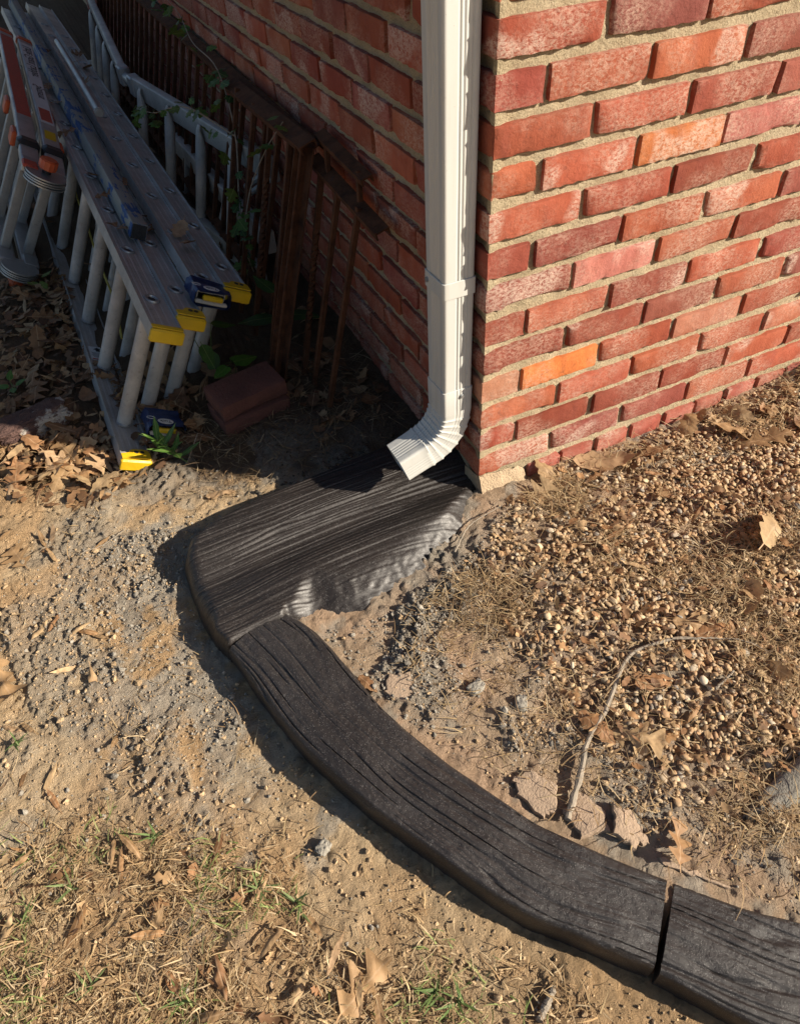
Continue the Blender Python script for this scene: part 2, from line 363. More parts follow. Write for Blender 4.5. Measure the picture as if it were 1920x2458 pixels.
# ------------------------------------------------------------------ ground
def axis(a, b, st, lo, hi, g=1.35):
    mid = list(np.arange(a, b + 1e-6, st)); L = []; s = st; x = a
    while x > lo: s *= g; x -= s; L.append(x)
    R = []; s = st; x = b
    while x < hi: s *= g; x += s; R.append(x)
    return np.array(L[::-1] + mid + R)
gx = axis(-1.3, 1.15, .0045, -70, 70); gy = axis(-1.25, .75, .0045, -70, 70, 1.12)
GX, GY = np.meshgrid(gx, gy); fx, fy = GX.ravel(), GY.ravel()
gzv = gz(fx, fy)
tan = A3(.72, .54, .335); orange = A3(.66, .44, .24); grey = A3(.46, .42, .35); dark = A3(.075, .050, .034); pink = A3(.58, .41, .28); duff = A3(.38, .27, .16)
dslab = -sdf(fx, fy, SLAB); din = sdf(fx, fy, INSIDE)
n1 = fbm(fx * 5, fy * 5, 31, 4)[:, None]; n2 = fbm(fx * 11, fy * 11, 47, 4)[:, None]; n3 = fbm(fx * 30, fy * 30, 52, 3)[:, None]
col = tan * (1 - sst(.42, .62, n1)) + orange * sst(.42, .62, n1)
kg = (sst(.42, .12, dslab)[:, None] * sst(.36, .50, n2 * .7 + n3 * .3)) * .9
kg = np.maximum(kg, .75 * sst(.52, .62, n2) * sst(-.1, -.45, fy)[:, None] * (fx < -.4)[:, None] * sst(-.75, -.55, fy)[:, None])
col = col * (1 - kg) + grey * kg
ki = sst(-.02, .04, din)[:, None]; ci = pink * (1 - sst(.4, .6, n2)) + A3(.56, .42, .29) * sst(.4, .6, n2)
kgi = sst(.5, .62, n1 * .5 + n3 * .5) * .8; ci = ci * (1 - kgi) + grey * .9 * kgi
col = col * (1 - ki) + ci * ki
kl = (sst(-.55, -.85, fy) * (1 - ki[:, 0]))[:, None] * sst(.35, .6, n3) * .6; col = col * (1 - kl) + duff * kl
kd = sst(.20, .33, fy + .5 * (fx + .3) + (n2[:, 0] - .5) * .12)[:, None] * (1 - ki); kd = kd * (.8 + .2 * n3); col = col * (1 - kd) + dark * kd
kc_ = clump(fx, fy)[:, None] * .55; col = col * (1 - kc_) + grey * .85 * kc_; n4 = fbm(fx * 70, fy * 70, 58, 2)[:, None]; col = np.clip(col * (.70 + .3 * n3 + .3 * n4), 0, 1)
nx, ny = len(gx), len(gy); I = np.arange(nx * ny).reshape(ny, nx)
Q = np.stack([I[:-1, :-1].ravel(), I[:-1, 1:].ravel(), I[1:, 1:].ravel(), I[1:, :-1].ravel()], 1)
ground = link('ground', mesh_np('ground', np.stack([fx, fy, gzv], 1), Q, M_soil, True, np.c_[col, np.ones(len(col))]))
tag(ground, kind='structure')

# ------------------------------------------------------------------ brick house
house = tag(empty('brick_house', (0, 0, 0)), 'corner of a red brick house with sandy mortar and efflorescence', 'house')
def wall_part(L0, L1, zt, right):
    a = np.concatenate([np.arange(.0048, 1.2 if right else 1.9, .008), np.arange(1.2 if right else 1.9, L1, .05), [L1]])
    z = np.concatenate([np.arange(-.05, 1.2, .008), np.arange(1.2, zt, .1), [zt]])
    Aa, Zz = np.meshgrid(a, z); Aa = Aa.ravel(); Zz = Zz.ravel()
    sd = 71 if right else 83
    dep = .0105 + (fbm(Aa * 26, Zz * 26, sd, 3) - .5) * .009 + (fbm(Aa * 90, Zz * 90, sd + 5, 2) - .5) * .005
    kc = sst(.035, .010, Aa); dep = dep * (1 - kc) + kc * (.0045 + (fbm(Aa * 0 + 3, Zz * 60, sd + 2, 3) - .5) * .006); dep = np.where(Aa < .005, .0048, dep)
    V = np.stack([Aa, dep, Zz], 1) if right else np.stack([dep, Aa, Zz], 1)
    na, nz = len(a), len(z); J = np.arange(na * nz).reshape(nz, na)
    F4 = np.stack([J[:-1, :-1].ravel(), J[:-1, 1:].ravel(), J[1:, 1:].ravel(), J[1:, :-1].ravel()], 1)
    if not right: F4 = F4[:, ::-1]
    V = list(map(tuple, V)); F4 = list(map(tuple, F4))
    o = len(V)                                                     # the solid body behind the jointing
    bx0, bx1, by0, by1 = (.02, L1, .02, .24) if right else (.02, .24, .02, L1)
    V += [(x, y, z_) for z_ in (-.25, zt) for x, y in ((bx0, by0), (bx1, by0), (bx1, by1), (bx0, by1))]
    F4 += [(o, o + 1, o + 5, o + 4), (o + 1, o + 2, o + 6, o + 5), (o + 2, o + 3, o + 7, o + 6), (o + 3, o, o + 4, o + 7), (o + 4, o + 5, o + 6, o + 7)]
    me = bpy.data.meshes.new('wall'); me.from_pydata(V, [], F4); me.update(); me.polygons.foreach_set('use_smooth', [True] * len(me.polygons)); me.materials.append(M_mortar)
    return link('wall', me, house)
wall_r = wall_part(0, 6, 2.7, True); wall_l = wall_part(0, 7, 2.7, False)
BH, BD, BL = .0540, .0925, .1925
def brick_mesh(L, D, Hh, seed, nx=17, nd=4, nz=5, chip=1.0):
    """worn brick: origin at the outer lower corner; +x along the face, +y into the wall"""
    r = np.random.RandomState(seed); mb = MB(); idx = {}
    us = lambda n: np.concatenate([[0, .010], np.linspace(.05, .95, max(n - 3, 2)), [.990, 1]])
    X = us(nx); Y = us(nd); Zc = np.concatenate([[0, .035], np.linspace(.2, .8, max(nz - 3, 2)), [.965, 1]]); V = []
    def vid(i, j, k):
        if (i, j, k) in idx: return idx[(i, j, k)]
        p = A3(X[i] * L, Y[j] * D, Zc[k] * Hh)
        # distances to the edges; worn corners go inwards
        dx, dy, dz = min(p[0], L - p[0]), p[1], min(p[2], Hh - p[2])
        near = sorted([dx, dy, dz]); edge = near[0] + near[1]
        nA = float(vn(np.array([p[0] * 160 + seed * 3]), np.array([p[2] * 160 + p[1] * 160]), seed)[0]); nB = float(vn(np.array([p[0] * 14 + seed]), np.array([p[2] * 14]), seed + 9)[0])
        amt = 0
        if edge < .012: amt = (.0008 + .0020 * nA * nA + .016 * max(0, nB - .74)) * chip * (1 - edge / .012)
        c = A3(L / 2, D / 2, Hh / 2); s = A3(np.sign(c[0] - p[0]) if dx < .006 else 0, 1 if dy < .006 else 0, np.sign(c[2] - p[2]) if dz < .006 else 0)
        p = p + s * amt
        if dy < 1e-6: p[1] += (nA - .5) * .0014 + (X[i] - .5) * .0006
        if dx < 1e-6: p[0] += (nA - .5) * .0014
        idx[(i, j, k)] = len(V); V.append(p); return idx[(i, j, k)]
    a, b, c = len(X) - 1, len(Y) - 1, len(Zc) - 1; Fs = []
    for i in range(a):
        for k in range(c): Fs.append((vid(i, 0, k), vid(i + 1, 0, k), vid(i + 1, 0, k + 1), vid(i, 0, k + 1)))
        for j in range(b):
            Fs.append((vid(i, j, c), vid(i + 1, j, c), vid(i + 1, j + 1, c), vid(i, j + 1, c)))
            Fs.append((vid(i, j, 0), vid(i, j + 1, 0), vid(i + 1, j + 1, 0), vid(i + 1, j, 0)))
    for j in range(b):
        for k in range(c):
            Fs.append((vid(0, j, k), vid(0, j, k + 1), vid(0, j + 1, k + 1), vid(0, j + 1, k)))
            Fs.append((vid(a, j, k), vid(a, j + 1, k), vid(a, j + 1, k + 1), vid(a, j, k + 1)))
    mb.add(V, Fs); return mb.mesh('brick', M_brick, True, 33)
STR = [brick_mesh(BL, BD, BH, 100 + i, nd=2) for i in range(9)]
HEAD = [brick_mesh(.0925, BD, BH, 200 + i, nx=8, nd=2) for i in range(5)]
CORN_A = [brick_mesh(BL, .0925, BH, 300 + i, nd=7, chip=1.25) for i in range(6)]       # long face on the sunny wall
CORN_B = [brick_mesh(.0925, BL, BH, 330 + i, nx=8, nd=12, chip=1.25) for i in range(6)]    # long face on the shaded wall
PAL = [(.30, .076, .042), (.34, .092, .050), (.265, .066, .040), (.37, .112, .062), (.31, .085, .050), (.245, .062, .043), (.34, .097, .050), (.28, .085, .062)]
def put_brick(me, parent, loc, rot, c=None):
    o = link('brick', me, parent, loc); o.rotation_euler = (rnd.gauss(0, .004), rnd.gauss(0, .005), rot)
    c = c or rnd.choice(PAL); k = rnd.uniform(.85, 1.15)
    o.color = (min(1, c[0] * k), min(1, c[1] * k * rnd.uniform(.92, 1.1)), min(1, c[2] * k), 1)
    return o
OR1, OR2, PALE, PURP = (.50, .16, .06), (.62, .19, .06), (.45, .21, .13), (.25, .075, .065)
special = {(9, 2): OR1, (3, 1): OR2, (3, 3): PALE, (2, 4): (.44, .17, .1), (12, 1): PURP, (3, 0): (.40, .17, .11), (9, 3): (.38, .14, .11), (6, 1): (.42, .17, .13)}
def sbox(mb, c, ax, ay, az, sx, sy, sz, b):
    c = np.asarray(c, float); V = [c + ax * sx / 2 * i + ay * sy / 2 * j + az * sz / 2 * k for k in (-1, 1) for i, j in ((-1, -1), (1, -1), (1, 1), (-1, 1))]
    mb.add(V, [(3, 2, 1, 0), (4, 5, 6, 7), (0, 1, 5, 4), (1, 2, 6, 5), (2, 3, 7, 6), (3, 0, 4, 7)])
restR, restL = MB(), MB()
for k in range(-1, 37):
    z = Z0 + H * k + .001 * math.sin(k * 2.3); even = k % 2 == 0
    vis = k <= 14
    if k >= 0:
        if vis: put_brick(rnd.choice(CORN_A if even else CORN_B), wall_r, (rnd.uniform(-.001, .0015), rnd.uniform(-.001, .0015), z), 0, special.get((k, 0)))
        else:
            sbox(restR, (BL / 2 if even else .046, .046 if even else BL / 2, z + BH / 2), EX, EY, EZ, BL if even else .0925, .0925 if even else BL, BH, .003)
    # sunny wall
    if k >= 0:
        x = PIT if even else PIT * .5; i = 1
        while x < 2.6:
            if vis and x < 1.25:
                put_brick(rnd.choice(STR), wall_r, (x + rnd.gauss(0, .002), rnd.uniform(-.0015, .0015), z + rnd.gauss(0, .0008)), 0, special.get((k, i)))
            else: sbox(restR, (x + BL / 2, .046, z + BH / 2), EX, EY, EZ, BL, .0925, BH, .003)
            x += PIT; i += 1
    else:
        x = .135
        while x < 1.5:
            put_brick(rnd.choice(HEAD), wall_r, (x + rnd.gauss(0, .002), -.002 + rnd.gauss(0, .002), z - .004), 0, (.36, .11, .08)); x += .1045
    # shaded wall: long bricks run along +y
    y = (PIT * .5 if even else PIT); y = y if k >= 0 else .11
    while y < 6.2:
        if vis and y < 2.3:
            put_brick(rnd.choice(STR), wall_l, (rnd.uniform(-.002, .002), y + BL + rnd.gauss(0, .002), z + rnd.gauss(0, .0008)), -math.pi / 2)
        else: sbox(restL, (.046, y + BL / 2, z + BH / 2), EX, EY, EZ, .0925, BL, BH, .003)
        y += PIT
for mb, wl in ((restR, wall_r), (restL, wall_l)):
    o = part(mb, 'brick_courses', M_brick, wl, True, 40); o.color = (.29, .075, .047, 1); o['kind'] = 'stuff'
fo = MB(); V = []
for i in range(9):                                    # rendered footing under the corner
    for (yy, zz) in ((.004, .090), (-.003, .078), (-.012, .060), (-.030, .03), (-.05, -.06)):
        x = .004 + i * .0155; V.append((x, yy + rnd.gauss(0, .0028), zz + (rnd.gauss(0, .003) if zz > .08 else 0) - max(0, x - .06) * .25))
Fs = [(i * 5 + j, i * 5 + j + 1, i * 5 + j + 6, i * 5 + j + 5) for i in range(8) for j in range(4)]
fo.add(V, Fs); fo.add([V[4], V[3], V[2], V[1], V[0], (-.002, .06, .088), (-.002, .06, -.06)], [(0, 1, 2, 3, 4, 5, 6)])
part(fo, 'footing', M_foot, house, True, 60)

# ------------------------------------------------------------------ downspout
SX0, SX1, SY0, SY1 = -.073, -.007, .031, .106
ds = tag(empty('downspout', ((SX0 + SX1) / 2, (SY0 + SY1) / 2, .1)), 'white ribbed metal downspout with curved elbow at the house corner', 'downspout')
def spout_prof(sx, sy, grow=0.0, ribs=1.0):
    """closed profile in (a: across towards -x..+x, b: y). ribbed on the faces towards -x and -y"""
    P = []; r = .006; k = 4; hx, hy = sx / 2 + grow, sy / 2 + grow
    def rib(u, cs, wd, am): return sum(am * math.exp(-((u - c) / wd) ** 2) for c in cs) * ribs
    nn = 44
    for i in range(nn):                                # face -y, from -x to +x
        u = i / (nn - 1); P.append((-hx + r + (2 * hx - 2 * r) * u, -hy + rib(u, (.42, .56, .70, .84), .032, .0020)))
    for i in range(1, k): a = -math.pi / 2 + math.pi / 2 * i / k; P.append((hx - r + r * math.cos(a), -hy + r + r * math.sin(a)))
    for i in range(12): u = i / 11; P.append((hx, -hy + r + (2 * hy - 2 * r) * u))
    for i in range(1, k): a = math.pi / 2 * i / k; P.append((hx - r + r * math.cos(a), hy - r + r * math.sin(a)))
    for i in range(12): u = i / 11; P.append((hx - r - (2 * hx - 2 * r) * u, hy))
    for i in range(1, k): a = math.pi / 2 + math.pi / 2 * i / k; P.append((-hx + r + r * math.cos(a), hy - r + r * math.sin(a)))
    for i in range(nn):
        u = i / (nn - 1); P.append((-hx + rib(u, (.30, .42, .54, .66, .78),   .030, .0030), hy - r - (2 * hy - 2 * r) * u))
    for i in range(1, k): a = math.pi + math.pi / 2 * i / k; P.append((-hx + r + r * math.cos(a), -hy + r + r * math.sin(a)))
    return P
scx, scy = (SX0 + SX1) / 2, (SY0 + SY1) / 2
pr = spout_prof(.066, .075); n = len(pr)
def rings(profs, frames, capend=False):
    mb = MB(); V = []; Fs = []
    for P, (o, ax, ay) in zip(profs, frames): V += [o + ax * a + ay * b for a, b in P]
    n = len(profs[0])
    for j in range(len(profs) - 1): Fs += [(j * n + i, (j + 1) * n + i, (j + 1) * n + (i + 1) % n, j * n + (i + 1) % n) for i in range(n)]
    mb.add(V, Fs); return mb
zs = [2.68, 1.6, 1.2, 1.0, .8, .6, .45, .345, .340]
part(rings([pr] * len(zs), [(A3(scx, scy, z), EX, EY) for z in zs]), 'pipe', M_white, ds, True, 60)
# elbow: 71 degree bend away from the wall
R0 = .101; profs = []; frs = []
for z, g in ((.3420, -.0002), (.3415, .0018), (.3405, .0022), (.30, .0018), (.284, .0018)): profs.append(spout_prof(.066, .075, g, .9)); frs.append((A3(scx, scy, z), EX, EY))
NC = 7
for i in range(1, NC * 6 + 1):
    f = i / (NC * 6); a = math.radians(71) * f; ph = (i % 6) / 6
    g = .0012 + .0012 * (1 - ph) ** 2 if (i % 6) else .0030
    o = A3(scx - R0 * (1 - math.cos(a)), scy, .28 - R0 * math.sin(a))
    profs.append(spout_prof(.066, .075, g - .0006, .55)); frs.append((o, A3(math.cos(a), 0, -math.sin(a)), EY))
a = math.radians(71); t = A3(-math.sin(a), 0, -math.cos(a)); o0 = o
for s, g in ((.006, .0008), (.02, .0006), (.045, .0004), (.0676, .0004)):
    profs.append(spout_prof(.066, .075, g, .35)); frs.append((o0 + t * s, A3(math.cos(a), 0, -math.sin(a)), EY))
for s, g in ((.0676, -.0008), (.03, -.0008)):
    profs.append(spout_prof(.066, .075, g, .35)); frs.append((o0 + t * s, A3(math.cos(a), 0, -math.sin(a)), EY))
elbow = part(rings(profs, frs), 'elbow', M_white, ds, True, 50)
st = MB(); zt, zb = .592, .558
SPf = spout_prof(.066, .075, .0024, 0); SPg = spout_prof(.066, .075, .0009, 0)
st = rings([SPg, SPf, SPf, SPg], [(A3(scx, scy, z), EX, EY) for z in (zt, zt - .001, zb + .001, zb)])
bxa(st, (-.003, SY1 + .018, (zt + zb) / 2), EX, EY, EZ, .002, .04, zt - zb, .0005)
strap = part(st, 'strap', M_white, ds, True, 50)
def screw(pos, nrmv, parent, r=.0042):
    mb = MB(); x, y = frame(nrmv); nrmv = nrm(nrmv); pos = np.asarray(pos)
    prism(mb, pos - nrmv * .001, pos + nrmv * .001, x, y, circ(r * 1.35, 14)); prism(mb, pos + nrmv * .001, pos + nrmv * .004, x, y, circ(r, 6))
    return part(mb, 'screw', M_steel, parent, True, 30)
screw((SX0 - .0025, SY1 - .012, .575), (-1, 0, 0), strap)
screw((scx + .008, SY0 - .002, .325), (0, -1, 0), elbow)

# ------------------------------------------------------------------ stamped concrete slab and curbs
def slab():
    xs = np.arange(-.725, .02, .0038); ys = np.arange(-.235, .30, .00125)
    X, Y = np.meshgrid(xs, ys); x, y = X.ravel(), Y.ravel()
    d = sdf(x, y, SLAB)
    nearright = sst(-.52, -.44, x) * sst(.03, -.07, y)
    d = d + nearright * ((fbm(x * 13, y * 13, 5, 2) - .5) * .012 + (fbm(x * 90, y * 90, 7, 2) - .5) * .005) + (fbm(x * 9, y * 9, 6, 2) - .5) * .006
    joint = sst(-.52, -.54, x) * sst(-.05, -.12, y)
    r = .045 * (1 - joint) + .020 * joint; r = r * (1 - nearright) + .115 * nearright
    q = np.clip(d / r, 0, 1); prof = np.sqrt(1 - (1 - q) ** 2)
    prof = prof * (1 - nearright) + nearright * sst(0, 1, q)
    yy = y + .012 * np.sin(x * 6)
    top = .072 + .012 * np.exp(-((yy - .135) / .07) ** 2) - .016 * np.exp(-((yy - .035) / .05) ** 2) + .012 * np.exp(-((yy + .055) / .045) ** 2) * sst(-.62, -.42, x) + .004 * x
    top = top + (fbm(x * 5, y * 8, 14, 2) - .5) * .008
    # wood grain
    wx = x * 1.0; wy = yy + (fbm(x * 2.6, y * 3, 8, 2) - .5) * .030
    kx, ky = -.47, .095                                             # a knot
    dk = np.hypot((x - kx) / .06, (wy - ky) / .022); wy = wy + .008 * np.exp(-dk ** 2) * np.sign(wy - ky)
    g = vn(wx * 2.8, wy * 165, 41); g2 = vn(wx * 5, wy * 330, 43); br = vn(wx * 9, wy * 110, 45)
    rid = 1 - np.abs(2 * g - 1)
    gr = -.0024 * sst(.40, .95, rid) * sst(.05, .4, br) - .0009 * sst(.45, .9, g2) + .0006 * (fbm(x * 60, y * 60, 4, 2) - .5)
    gr = gr * sst(.0, .3, q) * (1 - .55 * nearright * sst(1.15, .9, d / .13)) * (1 - .70 * nearright * sst(.95, .6, q))
    rough = nearright * (sst(.95, .1, q) * (fbm(x * 150, y * 150, 66, 2) - .5) * .0012 + sst(.30, .0, q) * (fbm(x * 120, y * 120, 67, 2) - .5) * .007)
    zb_ = -.02 + .036 * nearright; z = zb_ + (top - zb_) * prof + gr + rough
    keep = (d > -.004)
    na, nb = len(xs), len(ys); J = np.arange(na * nb).reshape(nb, na)
    F4 = np.stack([J[:-1, :-1].ravel(), J[:-1, 1:].ravel(), J[1:, 1:].ravel(), J[1:, :-1].ravel()], 1)
    F4 = F4[keep[F4].all(1)]; used = np.unique(F4); mp = -np.ones(na * nb, int); mp[used] = np.arange(len(used))
    V = np.stack([x, y, z], 1)[used]
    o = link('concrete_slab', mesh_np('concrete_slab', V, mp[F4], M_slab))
    tag(o, 'dark wood-grain stamped concrete slab under the downspout elbow', 'slab')
slab()
def spline(P, m):
    P = np.array(P, float); d = np.r_[0, np.cumsum(np.linalg.norm(np.diff(P, axis=0), axis=1))]
    T = np.linspace(0, d[-1], m); out = []
    e = np.vstack([2 * P[0] - P[1], P, 2 * P[-1] - P[-2]])
    for t in T:
        i = min(max(np.searchsorted(d, t) - 1, 0), len(P) - 2); u = (t - d[i]) / (d[i + 1] - d[i])
        a, b, c, q = e[i], e[i + 1], e[i + 2], e[i + 3]
        out.append(.5 * (2 * b + (c - a) * u + (2 * a - 5 * b + 4 * c - q) * u * u + (3 * b - a - 3 * c + q) * u ** 3))
    return np.array(out), T
def curb(path, hw, zt, label, seed, step=.003):
    L = np.linalg.norm(np.diff(np.array(path), axis=0), axis=1).sum(); m = int(L / step)
    C2, T = spline(path, m); tg = np.gradient(C2, axis=0); tg /= np.linalg.norm(tg, axis=1)[:, None]; nr = np.stack([tg[:, 1], -tg[:, 0]], 1)   # to the lawn side or to the inside
    tk = np.r_[0, np.cumsum(np.linalg.norm(np.diff(np.array(path), axis=0), axis=1))]; hwv = np.interp(T, tk, hw); ztv = np.interp(T, tk, zt)
    # profile parameter: side, rounded shoulder, top, shoulder, side
    c = np.concatenate([np.full(6, -1.0), np.linspace(-1, -.86, 7)[1:], np.linspace(-.86, .86, 114)[1:-1], np.linspace(.86, 1, 7)[:-1], np.full(6, 1.0)])
    zf = np.concatenate([np.linspace(-.085, -.022, 6), -.020 * (1 - np.sqrt(1 - (1 - np.linspace(0, 1, 7)[1:]) ** 2)), np.zeros(112), -.020 * (1 - np.sqrt(1 - (1 - np.linspace(1, 0, 7)[:-1]) ** 2)), np.linspace(-.022, -.085, 6)])
    S, Cc = np.meshgrid(T, c, indexing='ij'); Zf = np.broadcast_to(zf, S.shape)
    wob = 1 + (fbm(S * 9, Cc * 0 + np.sign(Cc) * 5, seed, 3) - .5) * .10
    yv = Cc * hwv[:, None] * wob
    top = np.abs(Cc) < .97
    z = ztv[:, None] + Zf - .004 * Cc ** 2 + (fbm(S * 12, Cc * 2, seed + 3, 3) - .5) * .007
    wy = yv + (fbm(S * 4, yv * 6, seed + 1, 2) - .5) * .03
    g = vn(S * 4.0, wy * 105, seed + 7); br = vn(S * 8, wy * 80, seed + 8); rid = 1 - np.abs(2 * g - 1)
    gr = -.0030 * sst(.78, .99, rid) * sst(.30, .55, br) - .0007 * sst(.5, .9, vn(S * 9, wy * 260, seed + 9)) + (fbm(S * 160, yv * 160, seed + 5, 2) - .5) * .0009
    z = z + np.where(top, gr, 0)
    V = np.stack([C2[:, 0][:, None] + nr[:, 0][:, None] * yv, C2[:, 1][:, None] + nr[:, 1][:, None] * yv, z], 2).reshape(-1, 3)
    k = len(c); J = np.arange(m * k).reshape(m, k)
    F4 = np.stack([J[:-1, :-1].ravel(), J[1:, :-1].ravel(), J[1:, 1:].ravel(), J[:-1, 1:].ravel()], 1)[:, ::-1]
    me = bpy.data.meshes.new('concrete_curb')
    Fs = list(map(tuple, F4.tolist())) + [tuple(J[0].tolist()), tuple(J[-1].tolist()[::-1])]
    me.from_pydata(V.tolist(), [], Fs); me.update(); me.polygons.foreach_set('use_smooth', [True] * (len(Fs) - 2) + [False] * 2)
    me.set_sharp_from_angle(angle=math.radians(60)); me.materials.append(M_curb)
    tag(link('concrete_curb', me), label, 'curb')
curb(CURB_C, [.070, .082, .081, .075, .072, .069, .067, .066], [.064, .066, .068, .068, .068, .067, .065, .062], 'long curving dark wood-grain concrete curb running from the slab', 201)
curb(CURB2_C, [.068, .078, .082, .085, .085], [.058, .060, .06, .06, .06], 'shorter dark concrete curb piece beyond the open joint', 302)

# ------------------------------------------------------------------ stones and crumbs (stuff)
def ico(sub):
    t = (1 + 5 ** .5) / 2
    V = [nrm(v) for v in [(-1, t, 0), (1, t, 0), (-1, -t, 0), (1, -t, 0), (0, -1, t), (0, 1, t), (0, -1, -t), (0, 1, -t), (t, 0, -1), (t, 0, 1), (-t, 0, -1), (-t, 0, 1)]]
    Fs = [(0, 11, 5), (0, 5, 1), (0, 1, 7), (0, 7, 10), (0, 10, 11), (1, 5, 9), (5, 11, 4), (11, 10, 2), (10, 7, 6), (7, 1, 8), (3, 9, 4), (3, 4, 2), (3, 2, 6), (3, 6, 8), (3, 8, 9), (4, 9, 5), (2, 4, 11), (6, 2, 10), (8, 6, 7), (9, 8, 1)]
    for _ in range(sub):
        c = {}; nf = []
        def mid(a, b):
            k = (min(a, b), max(a, b))
            if k not in c: c[k] = len(V); V.append(nrm(V[a] + V[b]))
            return c[k]
        for a, b, d in Fs:
            x, y, z = mid(a, b), mid(b, d), mid(d, a); nf += [(a, x, z), (b, y, x), (d, z, y), (x, y, z)]
        Fs = nf
    return np.array(V), np.array(Fs)
IV1, IF1 = ico(1); IV0, IF0 = ico(0)
def rocks(pos, size, cols, seed, base=(IV1, IF1), flat=.60, lump=.14, elong=(1, 1.65)):
    r = np.random.RandomState(seed); n = len(pos); BV, BF = base; m = len(BV)
    sc3 = np.stack([r.uniform(elong[0], elong[1], n), r.uniform(.85, 1.1, n), r.uniform(flat - .15, flat + .2, n)], 1) * size[:, None]
    disp = 1 + r.normal(0, lump, (n, m)) * .6
    dirs = nrm(np.array([1, 1, 1])); 
    V = BV[None] * disp[..., None] * sc3[:, None]
    yaw = r.uniform(0, 6.283, n); pit = r.normal(0, .35, n); rol = r.normal(0, .35, n)
    def rot(V, a, i, j):
        c, s = np.cos(a)[:, None], np.sin(a)[:, None]; u, w_ = V[..., i].copy(), V[..., j].copy(); V[..., i] = c * u - s * w_; V[..., j] = s * u + c * w_
    rot(V, pit, 0, 2); rot(V, rol, 1, 2); rot(V, yaw, 0, 1)
    V = V + pos[:, None]
    F_ = (BF[None] + (np.arange(n) * m)[:, None, None]).reshape(-1, 3)
    return V.reshape(-1, 3), F_, np.repeat(np.c_[cols, np.ones(n)], m, 0)
def D2(pts, z=.05): return [tuple(PZ(a, b, z)[:2]) for a, b in pts]
GRAVEL = [(.03, -.005)] + D2([(1050, 1085), (1010, 1180), (1020, 1290), (1080, 1400), (1190, 1500), (1270, 1600), (1400, 1690), (1560, 1760), (1706, 1850)]) + [(.5, -1.2), (1.5, -1.3), (1.5, -.004), (.03, -.004)]
px = RS.uniform(-.15, 1.25, 76000); py = RS.uniform(-1.0, -.004, 76000)
dg = sdf(px, py, GRAVEL); dcurb = sdf(px, py, INSIDE); dsl = -sdf(px, py, SLAB)
dens = sst(-.05, .07, dg + (fbm(px * 12, py * 12, 77, 3) - .5) * .12) * (.35 + .65 * sst(.34, .52, fbm(px * 6, py * 6, 88, 3)))
dens = dens * (.35 + .65 * sst(.06, .25, dg) )
keep = (RS.rand(len(px)) < dens * .43) & (dcurb > .085) & (dsl > .012)
px, py = px[keep], py[keep]; n = len(px); size = np.clip(RS.lognormal(math.log(.0042), .26, n), .0020, .0078)
pc = np.array([(.54, .365, .205), (.60, .43, .25), (.48, .305, .16), (.64, .49, .31), (.38, .235, .125), (.52, .40, .27), (.40, .36, .30), (.50, .31, .17), (.33, .25, .18), (.68, .57, .42)])
cols = pc[RS.choice(len(pc), n, p=[.2, .18, .15, .12, .09, .08, .04, .08, .03, .03])] * RS.uniform(.75, 1.12, (n, 1))
lay = RS.rand(n) ** 1.5
pos = np.stack([px, py, gz(px, py) + size * .25 + lay * .009 * sst(.0, .1, sdf(px, py, GRAVEL))], 1)
bigp = size > .0043
V, F_, cc = rocks(pos[bigp], size[bigp], np.clip(cols[bigp] * .92, 0, 1), 3)
V2_, F2_, cc2 = rocks(pos[~bigp], size[~bigp], np.clip(cols[~bigp] * .85, 0, 1), 8, (IV0, IF0), .66, .16)
V, F_, cc = np.concatenate([V, V2_]), np.concatenate([F_, F2_ + len(V)]), np.concatenate([cc, cc2])
tag(link('gravel', mesh_np('gravel', V, F_, M_peb, True, cc)), 'tan pea gravel spread along the sunlit brick wall', 'gravel', kind='stuff')
NGRAV = n
# crumbs of soil and cement
px = RS.uniform(-1.2, .5, 300000); py = RS.uniform(-1.15, .6, 300000)
d_in = sdf(px, py, INSIDE); dsl = -sdf(px, py, SLAB); dg = sdf(px, py, GRAVEL)
cl = np.maximum(clump(px, py), .35 * sst(.42, .68, fbm(px * 9, py * 9, 61, 3)))
near = sst(.42, .05, dsl) 
dens = (.16 + .84 * cl * near) * (d_in < -.09) * (dsl > .0) + (d_in > .09) * (dg < .02) * (.16 + .84 * clump(px, py))
dens = dens * (py < .3) + (py >= .3) * .06
keep = (RS.rand(len(px)) < dens * .5) & (dsl > .004) & ~((np.abs(d_in) < .09) & (py < -.12)) & ((px < -.01) | (py < -.01))
px, py, dsl, d_in = px[keep], py[keep], dsl[keep], d_in[keep]; n = len(px)
size = np.clip(RS.lognormal(math.log(.0014), .50, n), .0007, .0070)
gk = (RS.rand(n) < .55 * sst(.5, .1, dsl) + .12 + .2 * (d_in > 0))[:, None]
cols = np.where(gk, A3(.34, .31, .26), A3(.52, .375, .225)) * RS.uniform(.65, 1.25, (n, 1))
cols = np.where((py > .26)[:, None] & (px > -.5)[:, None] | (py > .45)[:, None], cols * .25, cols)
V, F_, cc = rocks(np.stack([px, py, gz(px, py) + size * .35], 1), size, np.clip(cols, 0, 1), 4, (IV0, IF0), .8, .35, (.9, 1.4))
tag(link('soil_crumbs', mesh_np('soil_crumbs', V, F_, M_clod, False, cc)), 'loose soil and grey cement crumbs around the slab', 'soil', kind='stuff')

